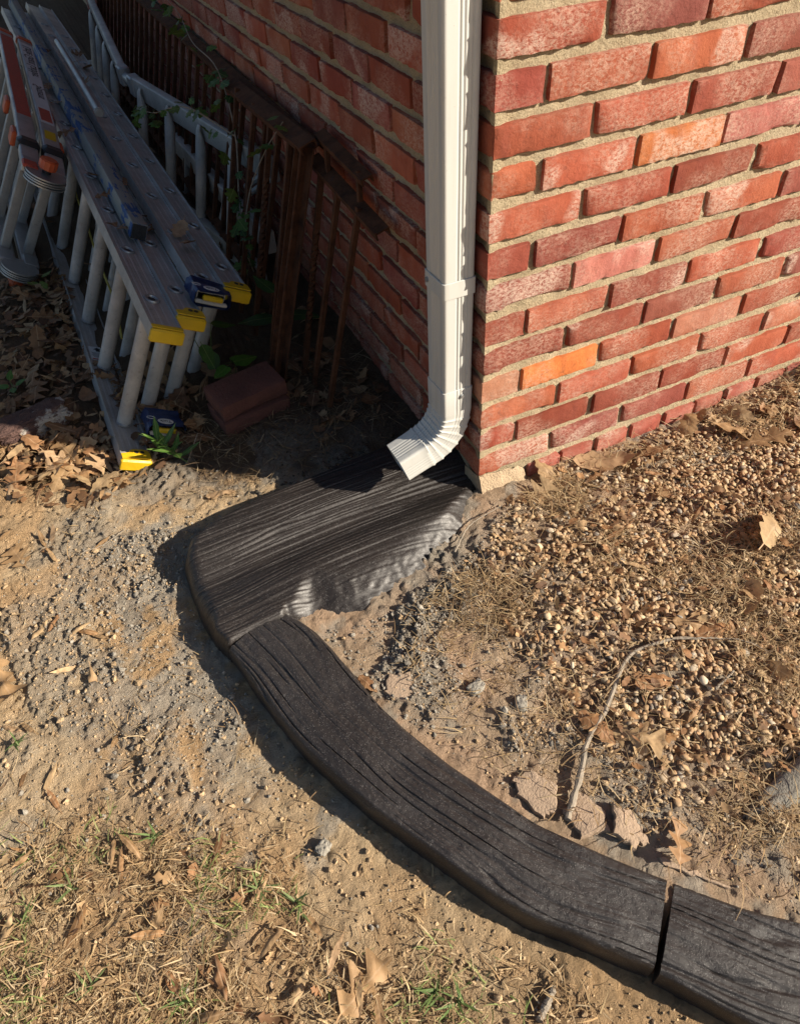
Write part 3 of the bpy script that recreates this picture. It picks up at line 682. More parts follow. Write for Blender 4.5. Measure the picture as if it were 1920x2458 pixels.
# ------------------------------------------------------------------ leaves
def leaf_geo(kind, L, seed, nt=26, ns=7, curl=1.0, stalk=.16):
    r = np.random.RandomState(seed)
    t = np.concatenate([np.linspace(-stalk, -.01, 4), np.linspace(0, 1, nt)]); tc = np.clip(t, 0, 1)
    if kind == 'oak':
        env = np.sin(math.pi * tc ** .8) ** .55 * r.uniform(.27, .37)
        ph = 2 * math.pi * (tc * r.uniform(2.8, 3.5) - .10 + r.uniform(-.15, .15)); lob = (.5 + .5 * np.sin(ph)) ** 1.1
        wd = env * (.20 + .80 * lob); wd = np.where(tc > .9, wd * (1 - tc) / .1 * .7, wd); skew = .42
    elif kind == 'broad':
        env = np.sin(math.pi * tc ** .75) ** .7 * .30; lob = .5 + .5 * np.sin(2 * math.pi * (tc * 4.2 + r.uniform(-.1, .1))); wd = env * (.70 + .30 * lob); skew = .12
    elif kind == 'willow': wd = .10 * np.sin(math.pi * tc ** .9) ** .8; skew = .0
    elif kind == 'lance': wd = .15 * np.sin(math.pi * tc ** .8) ** 1.0; skew = .0
    elif kind == 'heart': wd = .47 * np.sin(math.pi * tc ** .52) ** .75; skew = -.0
    elif kind == 'ovate': wd = .30 * np.sin(math.pi * tc ** .70) ** .85; skew = .0
    elif kind == 'ivy':
        lob = .5 + .5 * np.cos(2 * math.pi * (tc * 2.6 - .35)); wd = .52 * np.sin(math.pi * np.clip(tc * .97 + .03, 0, 1) ** .62) ** .7 * (.55 + .45 * lob); skew = .26
    wd = np.where(t < 0, .010, np.maximum(wd, .006))
    s = np.linspace(-1, 1, ns)
    Wd = wd[:, None] * (1 + .12 * r.normal(0, 1, 1)) * np.where(s < 0, 1 + .30 * (vn(tc * 5, tc * 0, seed + 4)[:, None] - .5), 1 + .30 * (vn(tc * 5, tc * 0 + 9, seed + 5)[:, None] - .5)); Tn = t[:, None] + skew * np.abs(s)[None] * wd[:, None] * (tc[:, None] < .95) * (1 if kind != 'heart' else 1)
    if kind == 'heart': Tn = t[:, None] - .18 * np.abs(s)[None] ** 1.5 * np.exp(-(tc[:, None] / .22) ** 2)
    c = s[None] * Wd * L; x = Tn * L
    kc = curl * r.uniform(-1, 1) * 16 + r.normal(0, 3); kl = curl * r.normal(0, 5)
    kcv = kc * (.6 + .8 * vn(tc * 3, tc * 0 + seed, seed))[:, None] + 1e-3
    y = np.sin(np.clip(kcv * c, -2.6, 2.6)) / kcv; z = (1 - np.cos(np.clip(kcv * c, -2.6, 2.6))) / kcv
    if abs(kl) > .05:
        a = kl * (x - .4 * L); x2 = np.sin(a) / kl; z2 = (1 - np.cos(a)) / kl; z = z * np.cos(a) + z2; x = x2 + .4 * L - 0 * z
    z = z + (fbm(x / L * 5 + seed, y / L * 5, seed, 2) - .5) * .10 * L * curl
    z = z - np.abs(s)[None] * 0 
    m, k = x.shape; J = np.arange(m * k).reshape(m, k)
    F4 = np.stack([J[:-1, :-1].ravel(), J[:-1, 1:].ravel(), J[1:, 1:].ravel(), J[1:, :-1].ravel()], 1)
    V = np.stack([x - .45 * L, y, z], 2).reshape(-1, 3); V[:, 2] -= np.percentile(V[:, 2], 15)
    return V, F4
LM = {}
for kind, cnt, L, cu in (('oak', 10, .10, 1.0), ('broad', 5, .10, 1.1), ('willow', 7, .075, 1.2)):
    LM[kind] = [mesh_np('fallen_leaf', *leaf_geo(kind, L, 10 * i + len(kind), curl=cu * (.5 + .17 * i)), M_leaf) for i in range(cnt)]
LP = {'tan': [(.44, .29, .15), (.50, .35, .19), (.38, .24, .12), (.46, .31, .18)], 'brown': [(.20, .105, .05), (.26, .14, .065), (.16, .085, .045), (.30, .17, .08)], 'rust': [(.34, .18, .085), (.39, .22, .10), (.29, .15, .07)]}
NLEAF = [0]; TOPL = []
def put_leaf(pos, kind, label, group, tone='tan', scale=1.0, yaw=None, tilt=.25, lift=.004, name='fallen_leaf', mesh=None, tl=None):
    o = link(name, mesh or rnd.choice(LM[kind]), None, (float(pos[0]), float(pos[1]), float(pos[2]) + lift))
    o.rotation_euler = (tl[0] if tl else rnd.gauss(0, tilt), tl[1] if tl else rnd.gauss(0, tilt), rnd.uniform(0, 6.28) if yaw is None else yaw)
    s = scale * rnd.uniform(.8, 1.2) if mesh is None else scale; o.scale = (s, s * rnd.uniform(.85, 1.15), s)
    c = rnd.choice(LP[tone]); k = rnd.uniform(.8, 1.2); o.color = (c[0] * k, c[1] * k, c[2] * k, 1)
    tag(o, label, 'leaf', group); NLEAF[0] += 1; return o
def yaw_of(a, b):
    p, q = GP(*a), GP(*b); return math.atan2(q[1] - p[1], q[0] - p[0])
def hero(a, b, kind, tone, label, group=None, lift=.006, tl=None):
    """a leaf whose base is seen at a and tip at b"""
    p, q = GP(*a), GP(*b); L = np.linalg.norm(q - p); ref = {'oak': .10, 'broad': .10, 'willow': .075}[kind]
    s = float(np.clip(L / ref, .5, 1.5)); c = p * .55 + q * .45
    return put_leaf(A3(c[0], c[1], max(g1(c[0], c[1]), g1(p[0], p[1]), g1(q[0], q[1]))), kind, label, group, tone, s, math.atan2(q[1] - p[1], q[0] - p[0]), .12, lift, mesh=rnd.choice(LM[kind]), tl=tl)
hero((-25, 1400), (55, 1535), 'oak', 'tan', 'large flat tan oak leaf on bare sandy soil beside the grass')
hero((725, 2170), (835, 2035), 'oak', 'tan', 'large curled tan-brown oak leaf lying in dry lawn grass', tl=(.35, .1))
hero((440, 1065), (505, 1050), 'broad', 'tan', 'tan leaf tucked against the far edge of the dark slab')
hero((1440, 1860), (1445, 1745), 'oak', 'brown', 'upright brown oak leaf leaning by the curb joint', tl=(.5, .2), lift=.014)
hero((1210, 985), (1365, 995), 'broad', 'tan', 'long folded tan leaf at the foot of the brick wall')
hero((1510, 920), (1660, 940), 'oak', 'tan', 'wide pale oak leaf on gravel close to the wall')
hero((1560, 960), (1690, 935), 'oak', 'tan', 'pale oak leaf overlapping another near the brick wall')
hero((1690, 900), (1600, 880), 'oak', 'rust', 'rust oak leaf against the base of the sunlit wall')
hero((1610, 1190), (1660, 1095), 'broad', 'tan', 'upright scrolled tan leaf standing in the gravel', tl=(.6, .25), lift=.018)
hero((1600, 1250), (1590, 1330), 'broad', 'tan', 'tan leaf standing edge up among the pebbles', tl=(.6, .1), lift=.012)
hero((1700, 1230), (1630, 1215), 'oak', 'tan', 'lobed pale leaf half buried in gravel')
hero((1560, 1330), (1650, 1370), 'willow', 'tan', 'long slender rolled leaf among the pebbles', tl=(.1, .1))
hero((1480, 1360), (1560, 1345), 'broad', 'rust', 'rust leaf lying over the upper end of the twig')
hero((1430, 1330), (1530, 1345), 'oak', 'tan', 'grey-tan oak leaf beside the bent end of the twig')
hero((1350, 1470), (1440, 1450), 'broad', 'rust', 'cupped rust leaf in the gravel right of the twig')
hero((1300, 1560), (1430, 1600), 'oak', 'tan', 'crumpled tan leaf cluster in soil beside the twig')
hero((1400, 1590), (1450, 1560), 'broad', 'rust', 'small pointed rust leaf on pebbles below the cupped leaf')
hero((770, 1450), (800, 1475), 'broad', 'rust', 'small rust leaf on dirt next to the curving curb')
hero((320, 850), (385, 770), 'oak', 'tan', 'large pale oak leaf propped against the ladder rungs', tl=(.7, -.1), lift=.05)
hero((520, 830), (430, 800), 'broad', 'tan', 'folded tan leaf lying over the loose brick lump', tl=(.2, .1), lift=.03)
def scatter(n, poly, kinds, tones, label, group, lift=(0, .012), tilt=.28, scale=1, fs=None):
    P = np.array(poly); lo, hi = P.min(0), P.max(0); c = 0; tries = 0
    while c < n and tries < 20000:
        tries += 1; x, y = rnd.uniform(lo[0], hi[0]), rnd.uniform(lo[1], hi[1])
        if sdf(np.array([x]), np.array([y]), poly)[0] < 0: continue
        if sdf(np.array([x]), np.array([y]), SLAB)[0] > -.04: continue
        if x > -.03 and y > -.03: continue
        if min(math.hypot(x - a, y - b) for a, b in CURB_C + CURB2_C) < .12: continue
        k, tn = rnd.choice(kinds), rnd.choice(tones)
        put_leaf((x, y, g1(x, y)), k, label.format({'oak': 'oak', 'broad': 'broad', 'willow': 'narrow'}[k]), group.format({'oak': 'oak', 'broad': 'broad', 'willow': 'narrow'}[k]), tn, scale, None, tilt, rnd.uniform(*lift)); c += 1
SHADE = D2([(0, 640), (110, 560), (190, 780), (250, 950), (0, 925)], .02)
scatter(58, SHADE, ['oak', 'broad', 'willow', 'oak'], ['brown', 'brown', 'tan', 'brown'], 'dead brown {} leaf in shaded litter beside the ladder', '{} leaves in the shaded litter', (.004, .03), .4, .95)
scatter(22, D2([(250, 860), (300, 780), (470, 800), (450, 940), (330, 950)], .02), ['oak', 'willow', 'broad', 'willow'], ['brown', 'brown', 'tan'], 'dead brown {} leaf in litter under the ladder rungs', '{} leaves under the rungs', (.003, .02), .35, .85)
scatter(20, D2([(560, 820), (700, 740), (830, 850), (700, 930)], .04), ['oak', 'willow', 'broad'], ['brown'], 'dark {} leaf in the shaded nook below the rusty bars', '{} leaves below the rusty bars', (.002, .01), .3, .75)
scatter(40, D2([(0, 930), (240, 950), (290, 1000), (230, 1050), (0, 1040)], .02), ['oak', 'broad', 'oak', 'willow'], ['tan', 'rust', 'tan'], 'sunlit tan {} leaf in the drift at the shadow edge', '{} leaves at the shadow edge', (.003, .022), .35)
scatter(12, D2([(0, 1040), (320, 1050), (260, 1180), (0, 1260)], 0), ['willow', 'willow', 'oak'], ['tan', 'rust'], 'tan {} leaf on sandy soil left of the slab', '{} leaves on the sandy soil', (.002, .008), .2, .8)
scatter(14, D2([(0, 1300), (250, 1330), (330, 1700), (0, 1750)], 0), ['willow'], ['tan', 'rust'], 'small {} leaf on bare ground above the lawn', 'narrow leaves above the lawn', (.002, .008), .2, .75)
scatter(24, D2([(0, 1800), (500, 1800), (900, 2180), (0, 2180)], 0), ['willow'], ['tan', 'tan', 'rust'], '{} brown leaf lying in the dry lawn grass', '{} leaves in the dry lawn', (.006, .016), .25, .8)
scatter(46, GRAVEL[1:10] + [(.3, -.95), (1.05, -.75), (1.15, -.05), (.1, -.05)], ['willow', 'willow', 'willow', 'broad', 'oak'], ['tan', 'rust', 'rust', 'brown'], '{} brown leaf scattered on the tan gravel', '{} leaves on the gravel', (.008, .018), .3, .72)
scatter(14, [(.1, -.1), (.15, -.02), (1.1, -.02), (1.1, -.12)], ['oak', 'broad'], ['tan', 'brown'], '{} leaf in the litter along the wall base', '{} leaves along the wall base', (.008, .018), .3, .8)
for i in range(16):
    u_, v_ = rnd.uniform(.25, 3.0), rnd.choice([-.02, .0, .085, .1, .15, .21])
    LADL = (u_, v_); TOPL.append(LADL)
def litter(n, f, tonefun, seed, scale=1.0):
    r = np.random.RandomState(seed); Vs, Fs, Cs = [], [], []; o = 0
    lib = [leaf_geo(k, L, 900 + i * 7 + j, 9, 5, 1.3, .08) for j, (k, L) in enumerate((('oak', .085), ('broad', .08), ('willow', .065), ('willow', .05))) for i in range(4)]
    for _ in range(n):
        x, y, lift, kk = f(r); V, F4 = lib[r.randint(len(lib))]; s = scale * r.uniform(.55, 1.1) * kk; V = V * s
        a, b, c = r.uniform(0, 6.28), r.normal(0, .35), r.normal(0, .35)
        M = np.array(Matrix.Rotation(a, 3, 'Z') @ Matrix.Rotation(b, 3, 'X') @ Matrix.Rotation(c, 3, 'Y')); V = V @ M.T + A3(x, y, g1(x, y) + lift)
        Vs.append(V); Fs.append(F4 + o); o += len(V); Cs.append(np.tile([*np.clip(tonefun(r), 0, 1), 1], (len(V), 1)))
    return np.concatenate(Vs), np.concatenate(Fs), np.concatenate(Cs)
def in_poly(poly, r, lift, kk=1.0):
    P = np.array(poly); lo, hi = P.min(0), P.max(0)
    while True:
        x, y = r.uniform(lo[0], hi[0]), r.uniform(lo[1], hi[1])
        if sdf(np.array([x]), np.array([y]), poly)[0] > 0 and sdf(np.array([x]), np.array([y]), SLAB)[0] < -.03: return x, y, r.uniform(0, lift), kk
UNDER = [(-1.5, .95), (-.95, .78), (-.62, .66), (-.35, .7), (-.05, .8), (-.03, 4), (-1.6, 4)]
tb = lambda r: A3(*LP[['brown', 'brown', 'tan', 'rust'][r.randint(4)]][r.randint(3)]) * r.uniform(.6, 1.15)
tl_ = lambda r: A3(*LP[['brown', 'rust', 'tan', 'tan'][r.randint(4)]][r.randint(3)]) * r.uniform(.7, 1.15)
sh2 = D2([(0, 600), (130, 560), (200, 780), (420, 830), (440, 930), (260, 990), (0, 1010)], .02)
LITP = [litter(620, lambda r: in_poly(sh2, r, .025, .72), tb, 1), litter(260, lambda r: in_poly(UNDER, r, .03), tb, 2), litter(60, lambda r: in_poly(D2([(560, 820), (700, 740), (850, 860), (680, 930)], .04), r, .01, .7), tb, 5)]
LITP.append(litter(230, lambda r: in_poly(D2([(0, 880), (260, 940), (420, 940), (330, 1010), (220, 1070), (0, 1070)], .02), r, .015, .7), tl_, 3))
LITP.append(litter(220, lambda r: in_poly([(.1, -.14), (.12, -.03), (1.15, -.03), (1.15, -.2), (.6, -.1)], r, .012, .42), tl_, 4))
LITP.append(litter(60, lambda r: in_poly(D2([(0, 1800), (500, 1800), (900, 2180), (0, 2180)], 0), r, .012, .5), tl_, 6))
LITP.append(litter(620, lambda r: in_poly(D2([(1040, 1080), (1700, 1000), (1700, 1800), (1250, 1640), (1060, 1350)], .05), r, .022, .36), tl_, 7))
o = 0; Vs, Fs, Cs = [], [], []
for V, F4, C_ in LITP: Vs.append(V); Fs.append(F4 + o); Cs.append(C_); o += len(V)
tag(link('leaf_litter', mesh_np('leaf_litter', np.concatenate(Vs), np.concatenate(Fs), M_litter, True, np.concatenate(Cs))), 'broken brown leaf litter filling the gaps between whole leaves', 'leaf litter', kind='stuff')

# ------------------------------------------------------------------ grass, straw and roots (stuff)
def blades(x, y, L, wd, cols, seed, up, bend, segs=3, lift=.002):
    r = np.random.RandomState(seed); n = len(x); a = r.uniform(0, 6.283, n); d = np.stack([np.cos(a), np.sin(a)], 1); s = np.stack([-d[:, 1], d[:, 0]], 1)
    upv = np.clip(r.normal(up, .25, n), .02, 1.3); bn = r.normal(0, bend, n); base = gz(x, y) + lift * r.rand(n)
    V = np.zeros((n, (segs + 1) * 2, 3)); 
    for i in range(segs + 1):
        t = i / segs; el = upv * (1 - 1.1 * t * t); h = L * t
        cx = x + d[:, 0] * h * np.cos(upv * .8) + s[:, 0] * bn * L * t * t; cy = y + d[:, 1] * h * np.cos(upv * .8) + s[:, 1] * bn * L * t * t
        cz = base + L * np.sin(upv) * (t - .55 * t * t) * 1.3
        ww = wd * (1 - t) ** .6 + .00025; tw = r.normal(0, .3, n)
        for q, sg in ((0, -1), (1, 1)):
            V[:, i * 2 + q, 0] = cx + sg * s[:, 0] * ww; V[:, i * 2 + q, 1] = cy + sg * s[:, 1] * ww; V[:, i * 2 + q, 2] = cz + sg * ww * tw
    f = np.array([(2 * i, 2 * i + 1, 2 * i + 3, 2 * i + 2) for i in range(segs)]); k = (segs + 1) * 2
    F4 = (f[None] + (np.arange(n) * k)[:, None, None]).reshape(-1, 4)
    return V.reshape(-1, 3), F4, np.repeat(np.c_[cols, np.ones(n)], k, 0)
def jn(L):
    o = 0; a, b, c = [], [], []
    for V, F4, C_ in L: a.append(V); b.append(F4 + o); c.append(C_); o += len(V)
    return np.concatenate(a), np.concatenate(b), np.concatenate(c)
def pick(N_, box, dens, seed):
    r = np.random.RandomState(seed); x = r.uniform(box[0], box[1], N_); y = r.uniform(box[2], box[3], N_); k = r.rand(N_) < dens(x, y); return x[k], y[k]
straw = np.array([(.56, .41, .22), (.47, .32, .165), (.66, .51, .31), (.36, .235, .12), (.24, .155, .085)])
LAWN = D2([(0, 1640), (200, 1700), (420, 1700), (640, 1800), (820, 1930), (1000, 2020), (1250, 2184)], 0) + [(-.2, -1.35), (-1.4, -1.35), (-1.4, -.3)]
def dlawn(x, y):
    d = sdf(x, y, LAWN) + (fbm(x * 8, y * 8, 15, 3) - .5) * .34; return sst(-.05, .22, d) * (.12 + .88 * sst(.36, .60, fbm(x * 9, y * 9, 19, 3)))
x, y = pick(64000, (-1.4, .0, -1.35, -.2), lambda x, y: dlawn(x, y) * .9, 1)
dd = np.array([(x - a) ** 2 + (y - b) ** 2 for a, b in CURB_C + CURB2_C]).min(0); k = dd > .012; x, y = x[k], y[k]; n = len(x)
G1 = blades(x, y, RS.uniform(.008, .040, n), RS.uniform(.0004, .0010, n), straw[RS.randint(5, size=n)] * RS.uniform(.75, 1.2, (n, 1)), 2, .18, .35, 3, .012)
x, y = pick(22000, (-1.4, .0, -1.35, -.2), lambda x, y: dlawn(x, y) * sst(.48, .64, fbm(x * 10, y * 10, 91, 2)), 3); n = len(x)
greenc = np.array([(.22, .27, .08), (.28, .33, .12), (.38, .38, .17), (.16, .22, .06)])
G2 = blades(x, y, RS.uniform(.012, .038, n), RS.uniform(.0006, .0012, n), greenc[RS.randint(4, size=n)] * RS.uniform(.8, 1.2, (n, 1)), 4, .55, .2, 3, .006)
x, y = pick(7000, (-1.3, .0, -.8, .6), lambda x, y: .10 + .5 * sst(.56, .7, fbm(x * 9, y * 9, 17, 2)) * (x < -.4), 5)
k = (sdf(x, y, SLAB) < -.03) & (np.array([(x - a) ** 2 + (y - b) ** 2 for a, b in CURB_C + CURB2_C]).min(0) > .012) & ((sdf(x, y, INSIDE) < 0)); x, y = x[k], y[k]; n = len(x)
G3 = blades(x, y, RS.uniform(.01, .045, n), RS.uniform(.0004, .0009, n), straw[RS.randint(4, size=n)] * RS.uniform(.7, 1.1, (n, 1)), 6, .10, .4, 3, .006)
tag(link('lawn_grass', mesh_np('lawn_grass', *jn([G1, G2, G3])[:2], M_grass, True, jn([G1, G2, G3])[2])), 'thin dry straw-coloured lawn grass with green blades', 'grass', kind='stuff')
x, y = pick(46000, (-.35, 1.2, -1.0, -.01), lambda x, y: (sdf(x, y, INSIDE) > .09) * (.10 + .8 * sst(.48, .62, fbm(x * 7, y * 7, 23, 3))) * (.35 + .65 * sst(.75, .3, x) + .5 * sst(-.2, -.05, y)), 7)
k = sdf(x, y, SLAB) < -.03; x, y = x[k], y[k]; n = len(x)
G4 = blades(x, y, RS.uniform(.012, .055, n), RS.uniform(.0004, .0009, n), straw[RS.randint(5, size=n)] * RS.uniform(.55, .95, (n, 1)), 8, .25, .5, 3, .018)
x, y = pick(1600, (-.6, -.03, .3, .75), lambda x, y: .5 * (y > .33 + .02 * x), 9); n = len(x)
G5 = blades(x, y, RS.uniform(.03, .09, n), RS.uniform(.0004, .0008, n), straw[RS.randint(1, 5, size=n)] * RS.uniform(.4, .8, (n, 1)), 10, .08, .6, 5, .008)
tag(link('dry_roots', mesh_np('dry_roots', *jn([G4])[:2], M_grass, True, G4[2])), 'fine dry roots and straw matted over the gravel', 'straw', kind='stuff')
tag(link('dry_roots', mesh_np('dry_roots', *G5[:2], M_grass, True, G5[2])), 'thin stringy roots on shaded soil behind the slab', 'straw', kind='stuff')

# ------------------------------------------------------------------ ladders lying on their side against each other
TH = math.radians(28); LU = nrm(A3(-.012, 1, 0)); LW = A3(math.sin(TH), 0, math.cos(TH)); LV = np.cross(LU, LW); LV = nrm(LV) * (1 if LV[0] > 0 else -1)
LB = A3(-.715, .573, .035)
def rail_prof(dw, inward=-1):
    """channel seen from the end: (v, w); web on the outside with two flanges towards the rungs and small ribs"""
    f = .026; t = .0028; s = inward; h = dw / 2; L = .006
    out = [(-h, -L * s), (-h + t, -L * s), (-h + t, 0)]
    for q in (-.25, .0, .25): out += [(q * dw - .004, 0), (q * dw - .003, -.0005 * s), (q * dw + .003, -.0005 * s), (q * dw + .004, 0)]
    out += [(h - t, 0), (h - t, -L * s), (h, -L * s), (h, f * s), (h - .012, f * s), (h - .012, (f - t) * s), (h - t, (f - t) * s), (h - t, t * s), (-h + t, t * s), (-h + t, (f - t) * s), (-h + .012, (f - t) * s), (-h + .012, f * s), (-h, f * s)]
    return out
def ring(mb, c, ax, ay, az, ra, rb, r=.0034, n=24, k=6):
    V = []; Fs = []
    for i in range(n):
        a = 2 * math.pi * i / n; e = ax * math.cos(a) + ay * math.sin(a); p = c + ax * ra * math.cos(a) + ay * rb * math.sin(a)
        for j in range(k):
            b = 2 * math.pi * j / k; V.append(p + e * r * math.cos(b) + az * r * math.sin(b))
    for i in range(n):
        for j in range(k): Fs.append((i * k + j, ((i + 1) % n) * k + j, ((i + 1) % n) * k + (j + 1) % k, i * k + (j + 1) % k))
    mb.add(V, Fs)
def cap(parent, o, dw, sgn=1, notch=True, back=1):
    """yellow end cap wrapped around a rail end. o = centre of rail end on the web plane"""
    mb = MB(); W = LW * sgn
    bxa(mb, o - LU * .006 + W * -.012, LV, LU, LW, dw + .006, .014, .034, .006)
    if not notch: prism(mb, o + W * .0065, o + W * .0085, LV, LU, rrect(dw, .016, .003, 2, 0, .002))
    else: prism(mb, o + W * .0065, o + W * .0095, LV, LU, [(-dw * .5, -.004), (dw * .5, -.004), (dw * .5, .022), (dw * .46, .032), (dw * .32, .036), (-dw * .05, .036), (-dw * .16, .031), (-dw * .22, .020), (-dw * .5, .014)])
    c = part(mb, 'end_cap', M_yel, parent, True, 35)
    for q in (.04, .24) if notch else ():
        m2 = MB(); ctr = o + W * .0094 + LV * dw * q + LU * .022; prism(m2, ctr, ctr + W * .0014, LV, LU, circ(.0058, 14)); part(m2, 'rivet', M_blk, c, True, 30)
def ext_ladder(name, label, secs, wid, rung0, L=4.05):
    root = tag(empty(name, LB + LV * secs[0][0]), label, 'ladder', 'aluminium extension ladders on their side')
    for si, (vc, start, dw, base, r0, capd) in enumerate(secs):
        top = base + LW * wid + LV * vc; bot = base + LV * vc
        for o, inw, nm in ((top, -1, 't'), (bot, -1, 'b')):
            mb = MB(); prism(mb, o + LU * start, o + LU * (start + L), LV, LW, rail_prof(dw, inw)); rl = part(mb, 'rail', M_alu, root, True, 25)
            k = r0
            if nm == 't':
                while k < 3.6:
                    m2 = MB(); ring(m2, o + LU * k + LW * .001, LU, LV, LW, .0185, .0165, .0042); ring(m2, o + LU * k + LW * .0, LU, LV, LW, .0135, .0120, .003)
                    prism(m2, o + LU * k, o + LU * k + LW * .0008, LU, LV, circ(.012, 16)); part(m2, 'rung_end', M_steel, rl, True, 60)
                    m2 = MB(); prism(m2, o + LU * k + LW * .0009, o + LU * k + LW * .0012, LU, LV, circ(.0112, 16)); part(m2, 'rung_hollow_shade', M_blk, rl, True, 60); k += .305  # flat black disc paints the shade inside the hollow rung; no real opening
            if capd[0] and nm == 't' or capd[1] and nm == 'b': cap(root, o + LU * start, dw, 1, si > 0 or nm == 'b')
        k = r0
        while k < 3.6:
            mb = MB(); a, b = bot + LU * k + LW * .002, top + LU * k - LW * .002; prism(mb, a, b, LU, LV, [(p[0] * .92, p[1]) for p in circ(.0200, 28, -.0011)], False)
            rg = part(mb, 'rung', M_rung, root, True, 80)
            if k < 1.6:
                m2 = MB(); ring(m2, bot + LU * k + LW * .008, LU, LV, LW, .0175, .0185, .0028, 20); part(m2, 'collar', M_steel, rg, True, 60)
            k += .305
    return root
B2 = LB + LW * .0
lad1 = ext_ladder('extension_ladder', 'aluminium extension ladder with bare yellow end caps, outermost on its side', [(-.002, -.04, .074, LB, .127, (1, 1)), (.071, .035, .070, LB + LW * .010, .192, (1, 0))], .375, 0)
lad2 = ext_ladder('extension_ladder', 'aluminium extension ladder with blue tape pads on its feet, between other ladders', [(.138, .12, .074, LB, .215, (0, 0)), (.212, .148, .072, LB + LW * .010, .293, (1, 0))], .425, 0)
# blue taped pads on two rail ends
def pad(parent, o, dw, tilt=0.0, txt=True):
    mb = MB(); ns = 9; nl = 8; V = []; Fs = []; r = np.random.RandomState(int(abs(o[0]) * 1000))
    prof = rrect(dw + .022, .040, .009, 4); n = len(prof)
    for i in range(nl + 1):
        t = i / nl; q = 1 + .06 * math.sin(t * 7)
        for j, (a, b) in enumerate(prof): V.append(o - LU * (.022 - .085 * t) + LV * a * q * (1 + .02 * r.randn()) + LW * (b * (1 + .06 * r.randn()) - .010 + .002 * math.sin(j * 2.1 + t * 9)))
    for i in range(nl): Fs += [(i * n + j, (i + 1) * n + j, (i + 1) * n + (j + 1) % n, i * n + (j + 1) % n) for j in range(n)]
    mb.add(V, Fs); pd = part(mb, 'tape_pad', M_navy, parent, True, 60); pd['label'] = 'navy printed tape wrapped around the rail foot'
    m2 = MB(); bxa(m2, o - LU * .012 - LW * .022, LV, LU, LW, dw + .012, .012, .011, .004); part(m2, 'padding', M_foam, pd)
    m3 = MB(); bxa(m3, o - LU * .018 - LW * .008, LV, LU, LW, dw * .72, .012, .014, .003); part(m3, 'foot_cap', M_yel, pd)
    if txt:
        m4 = MB(); c = o + LW * .0118 - LV * .004 + LU * -.002; prism(m4, c, c + LW * .0008, LV, LU, [(p[0] * 1.7, p[1]) for p in circ(.0125, 24)]); part(m4, 'emblem', M_lab, pd)
        text('Tuck', .0155, c + LW * .0012, -LV, -LU, LW, M_ink, pd, 'lettering')
        c2 = c - LV * .036 + LU * .014; m5 = MB(); ring(m5, c2, LV, LU, LW, .011, .006, .0008, 20, 4); part(m5, 'emblem', M_lab, pd)
def text(s, size, c, ax, ay, az, mat, parent, name='lettering', align='CENTER'):
    cu = bpy.data.curves.new('lettering', 'FONT'); cu.body = s; cu.size = size; cu.align_x = align; cu.align_y = 'CENTER'; cu.extrude = .0002
    t = bpy.data.objects.new('lettering', cu); COL.objects.link(t)
    dg = bpy.context.evaluated_depsgraph_get(); dg.update(); me = bpy.data.meshes.new_from_object(t.evaluated_get(dg)); bpy.data.objects.remove(t)
    V = [c + ax * v.co.x + ay * v.co.y + az * v.co.z for v in me.vertices]; Fs = [tuple(p.vertices) for p in me.polygons]; bpy.data.meshes.remove(me)
    mb = MB(); mb.add(V, Fs); return part(mb, name, mat, parent, False)
pad(lad2, LB + LW * .425 + LV * .138 + LU * .12, .074)
pd_bot = LB + LV * .138 + LU * .05 + A3(-.02, 0, .078); pad(lad2, pd_bot, .074, txt=True)
# warning sticker on the lowest rail
so = LB + LV * -.004 + LU * .52 + LW * .0016; m = MB(); prism(m, so, so + LW * .0006, LV, LU, rrect(.052, .085, .002, 2)); stk = part(m, 'sticker', M_lab, lad1)
m = MB(); prism(m, so + LW * .0007, so + LW * .0010, LV, LU, [(-.006, .012), (-.006, .024), (-.013, .024), (0, .037), (.013, .024), (.006, .024), (.006, .012)]); part(m, 'arrow', M_ink, stk)
m = MB(); prism(m, so + LW * .0007, so + LW * .0010, LV, LU, rrect(.046, .006, .001, 1, 0, -.036)); part(m, 'stripe', M_red, stk)
for i in range(6): m = MB(); prism(m, so + LW * .0007, so + LW * .0010, LV, LU, rrect(.044 - .004 * (i % 3), .0014, .0004, 1, 0, .004 - i * .0055)); part(m, 'print_line', M_ink, stk)
m = MB(); pts = [LB + LV * (.035 + .01 * math.sin(i)) + LU * (.45 + i * .18) + LW * (.10 + .02 * i + .012 * math.sin(i * 1.9)) for i in range(9)]; tube(m, pts, .0035, 6); part(m, 'rope', M_rope, lad1)
# painted beam lying on the rails
def LT(u, v, w_): return LB + LU * u + LV * v + LW * (.375 + w_)
mb = MB(); a, b = LT(.50, .036, .035), LT(4.1, .026, .035); bt = nrm(b - a); prism(mb, a, b, LV, LW, rrect(.044, .046, .003, 2)); 
bm = link('painted_beam', mb.mesh('painted_beam', M_beam)); tag(bm, 'long square bar with flaking blue paint on top of the ladders', 'beam')
m2 = MB(); bxa(m2, a - LU * .0012, LV, LW, LU, .040, .042, .002, .0005); part(m2, 'end_face', mat_plain('tarred_end', (.025, .025, .025), .8, 0, 160, .9, .003, 160), bm)
mb = MB(); a, b = PZ(212, 240, .452), PZ(122, 88, .452); tube(mb, [a, (a + b) / 2, b], .0125, 16)
pp = tag(link('steel_pipe', mb.mesh('steel_pipe', M_steel)), 'thin galvanised pipe lying beside the blue-painted bar', 'pipe')
m2 = MB(); t = nrm(b - a); x, y = frame(t); ring(m2, a + t * .012, x, y, t, .0135, .0135, .003, 20); prism(m2, a - t * .001, a, x, y, circ(.009, 14)); part(m2, 'end_fitting', M_alud, pp)

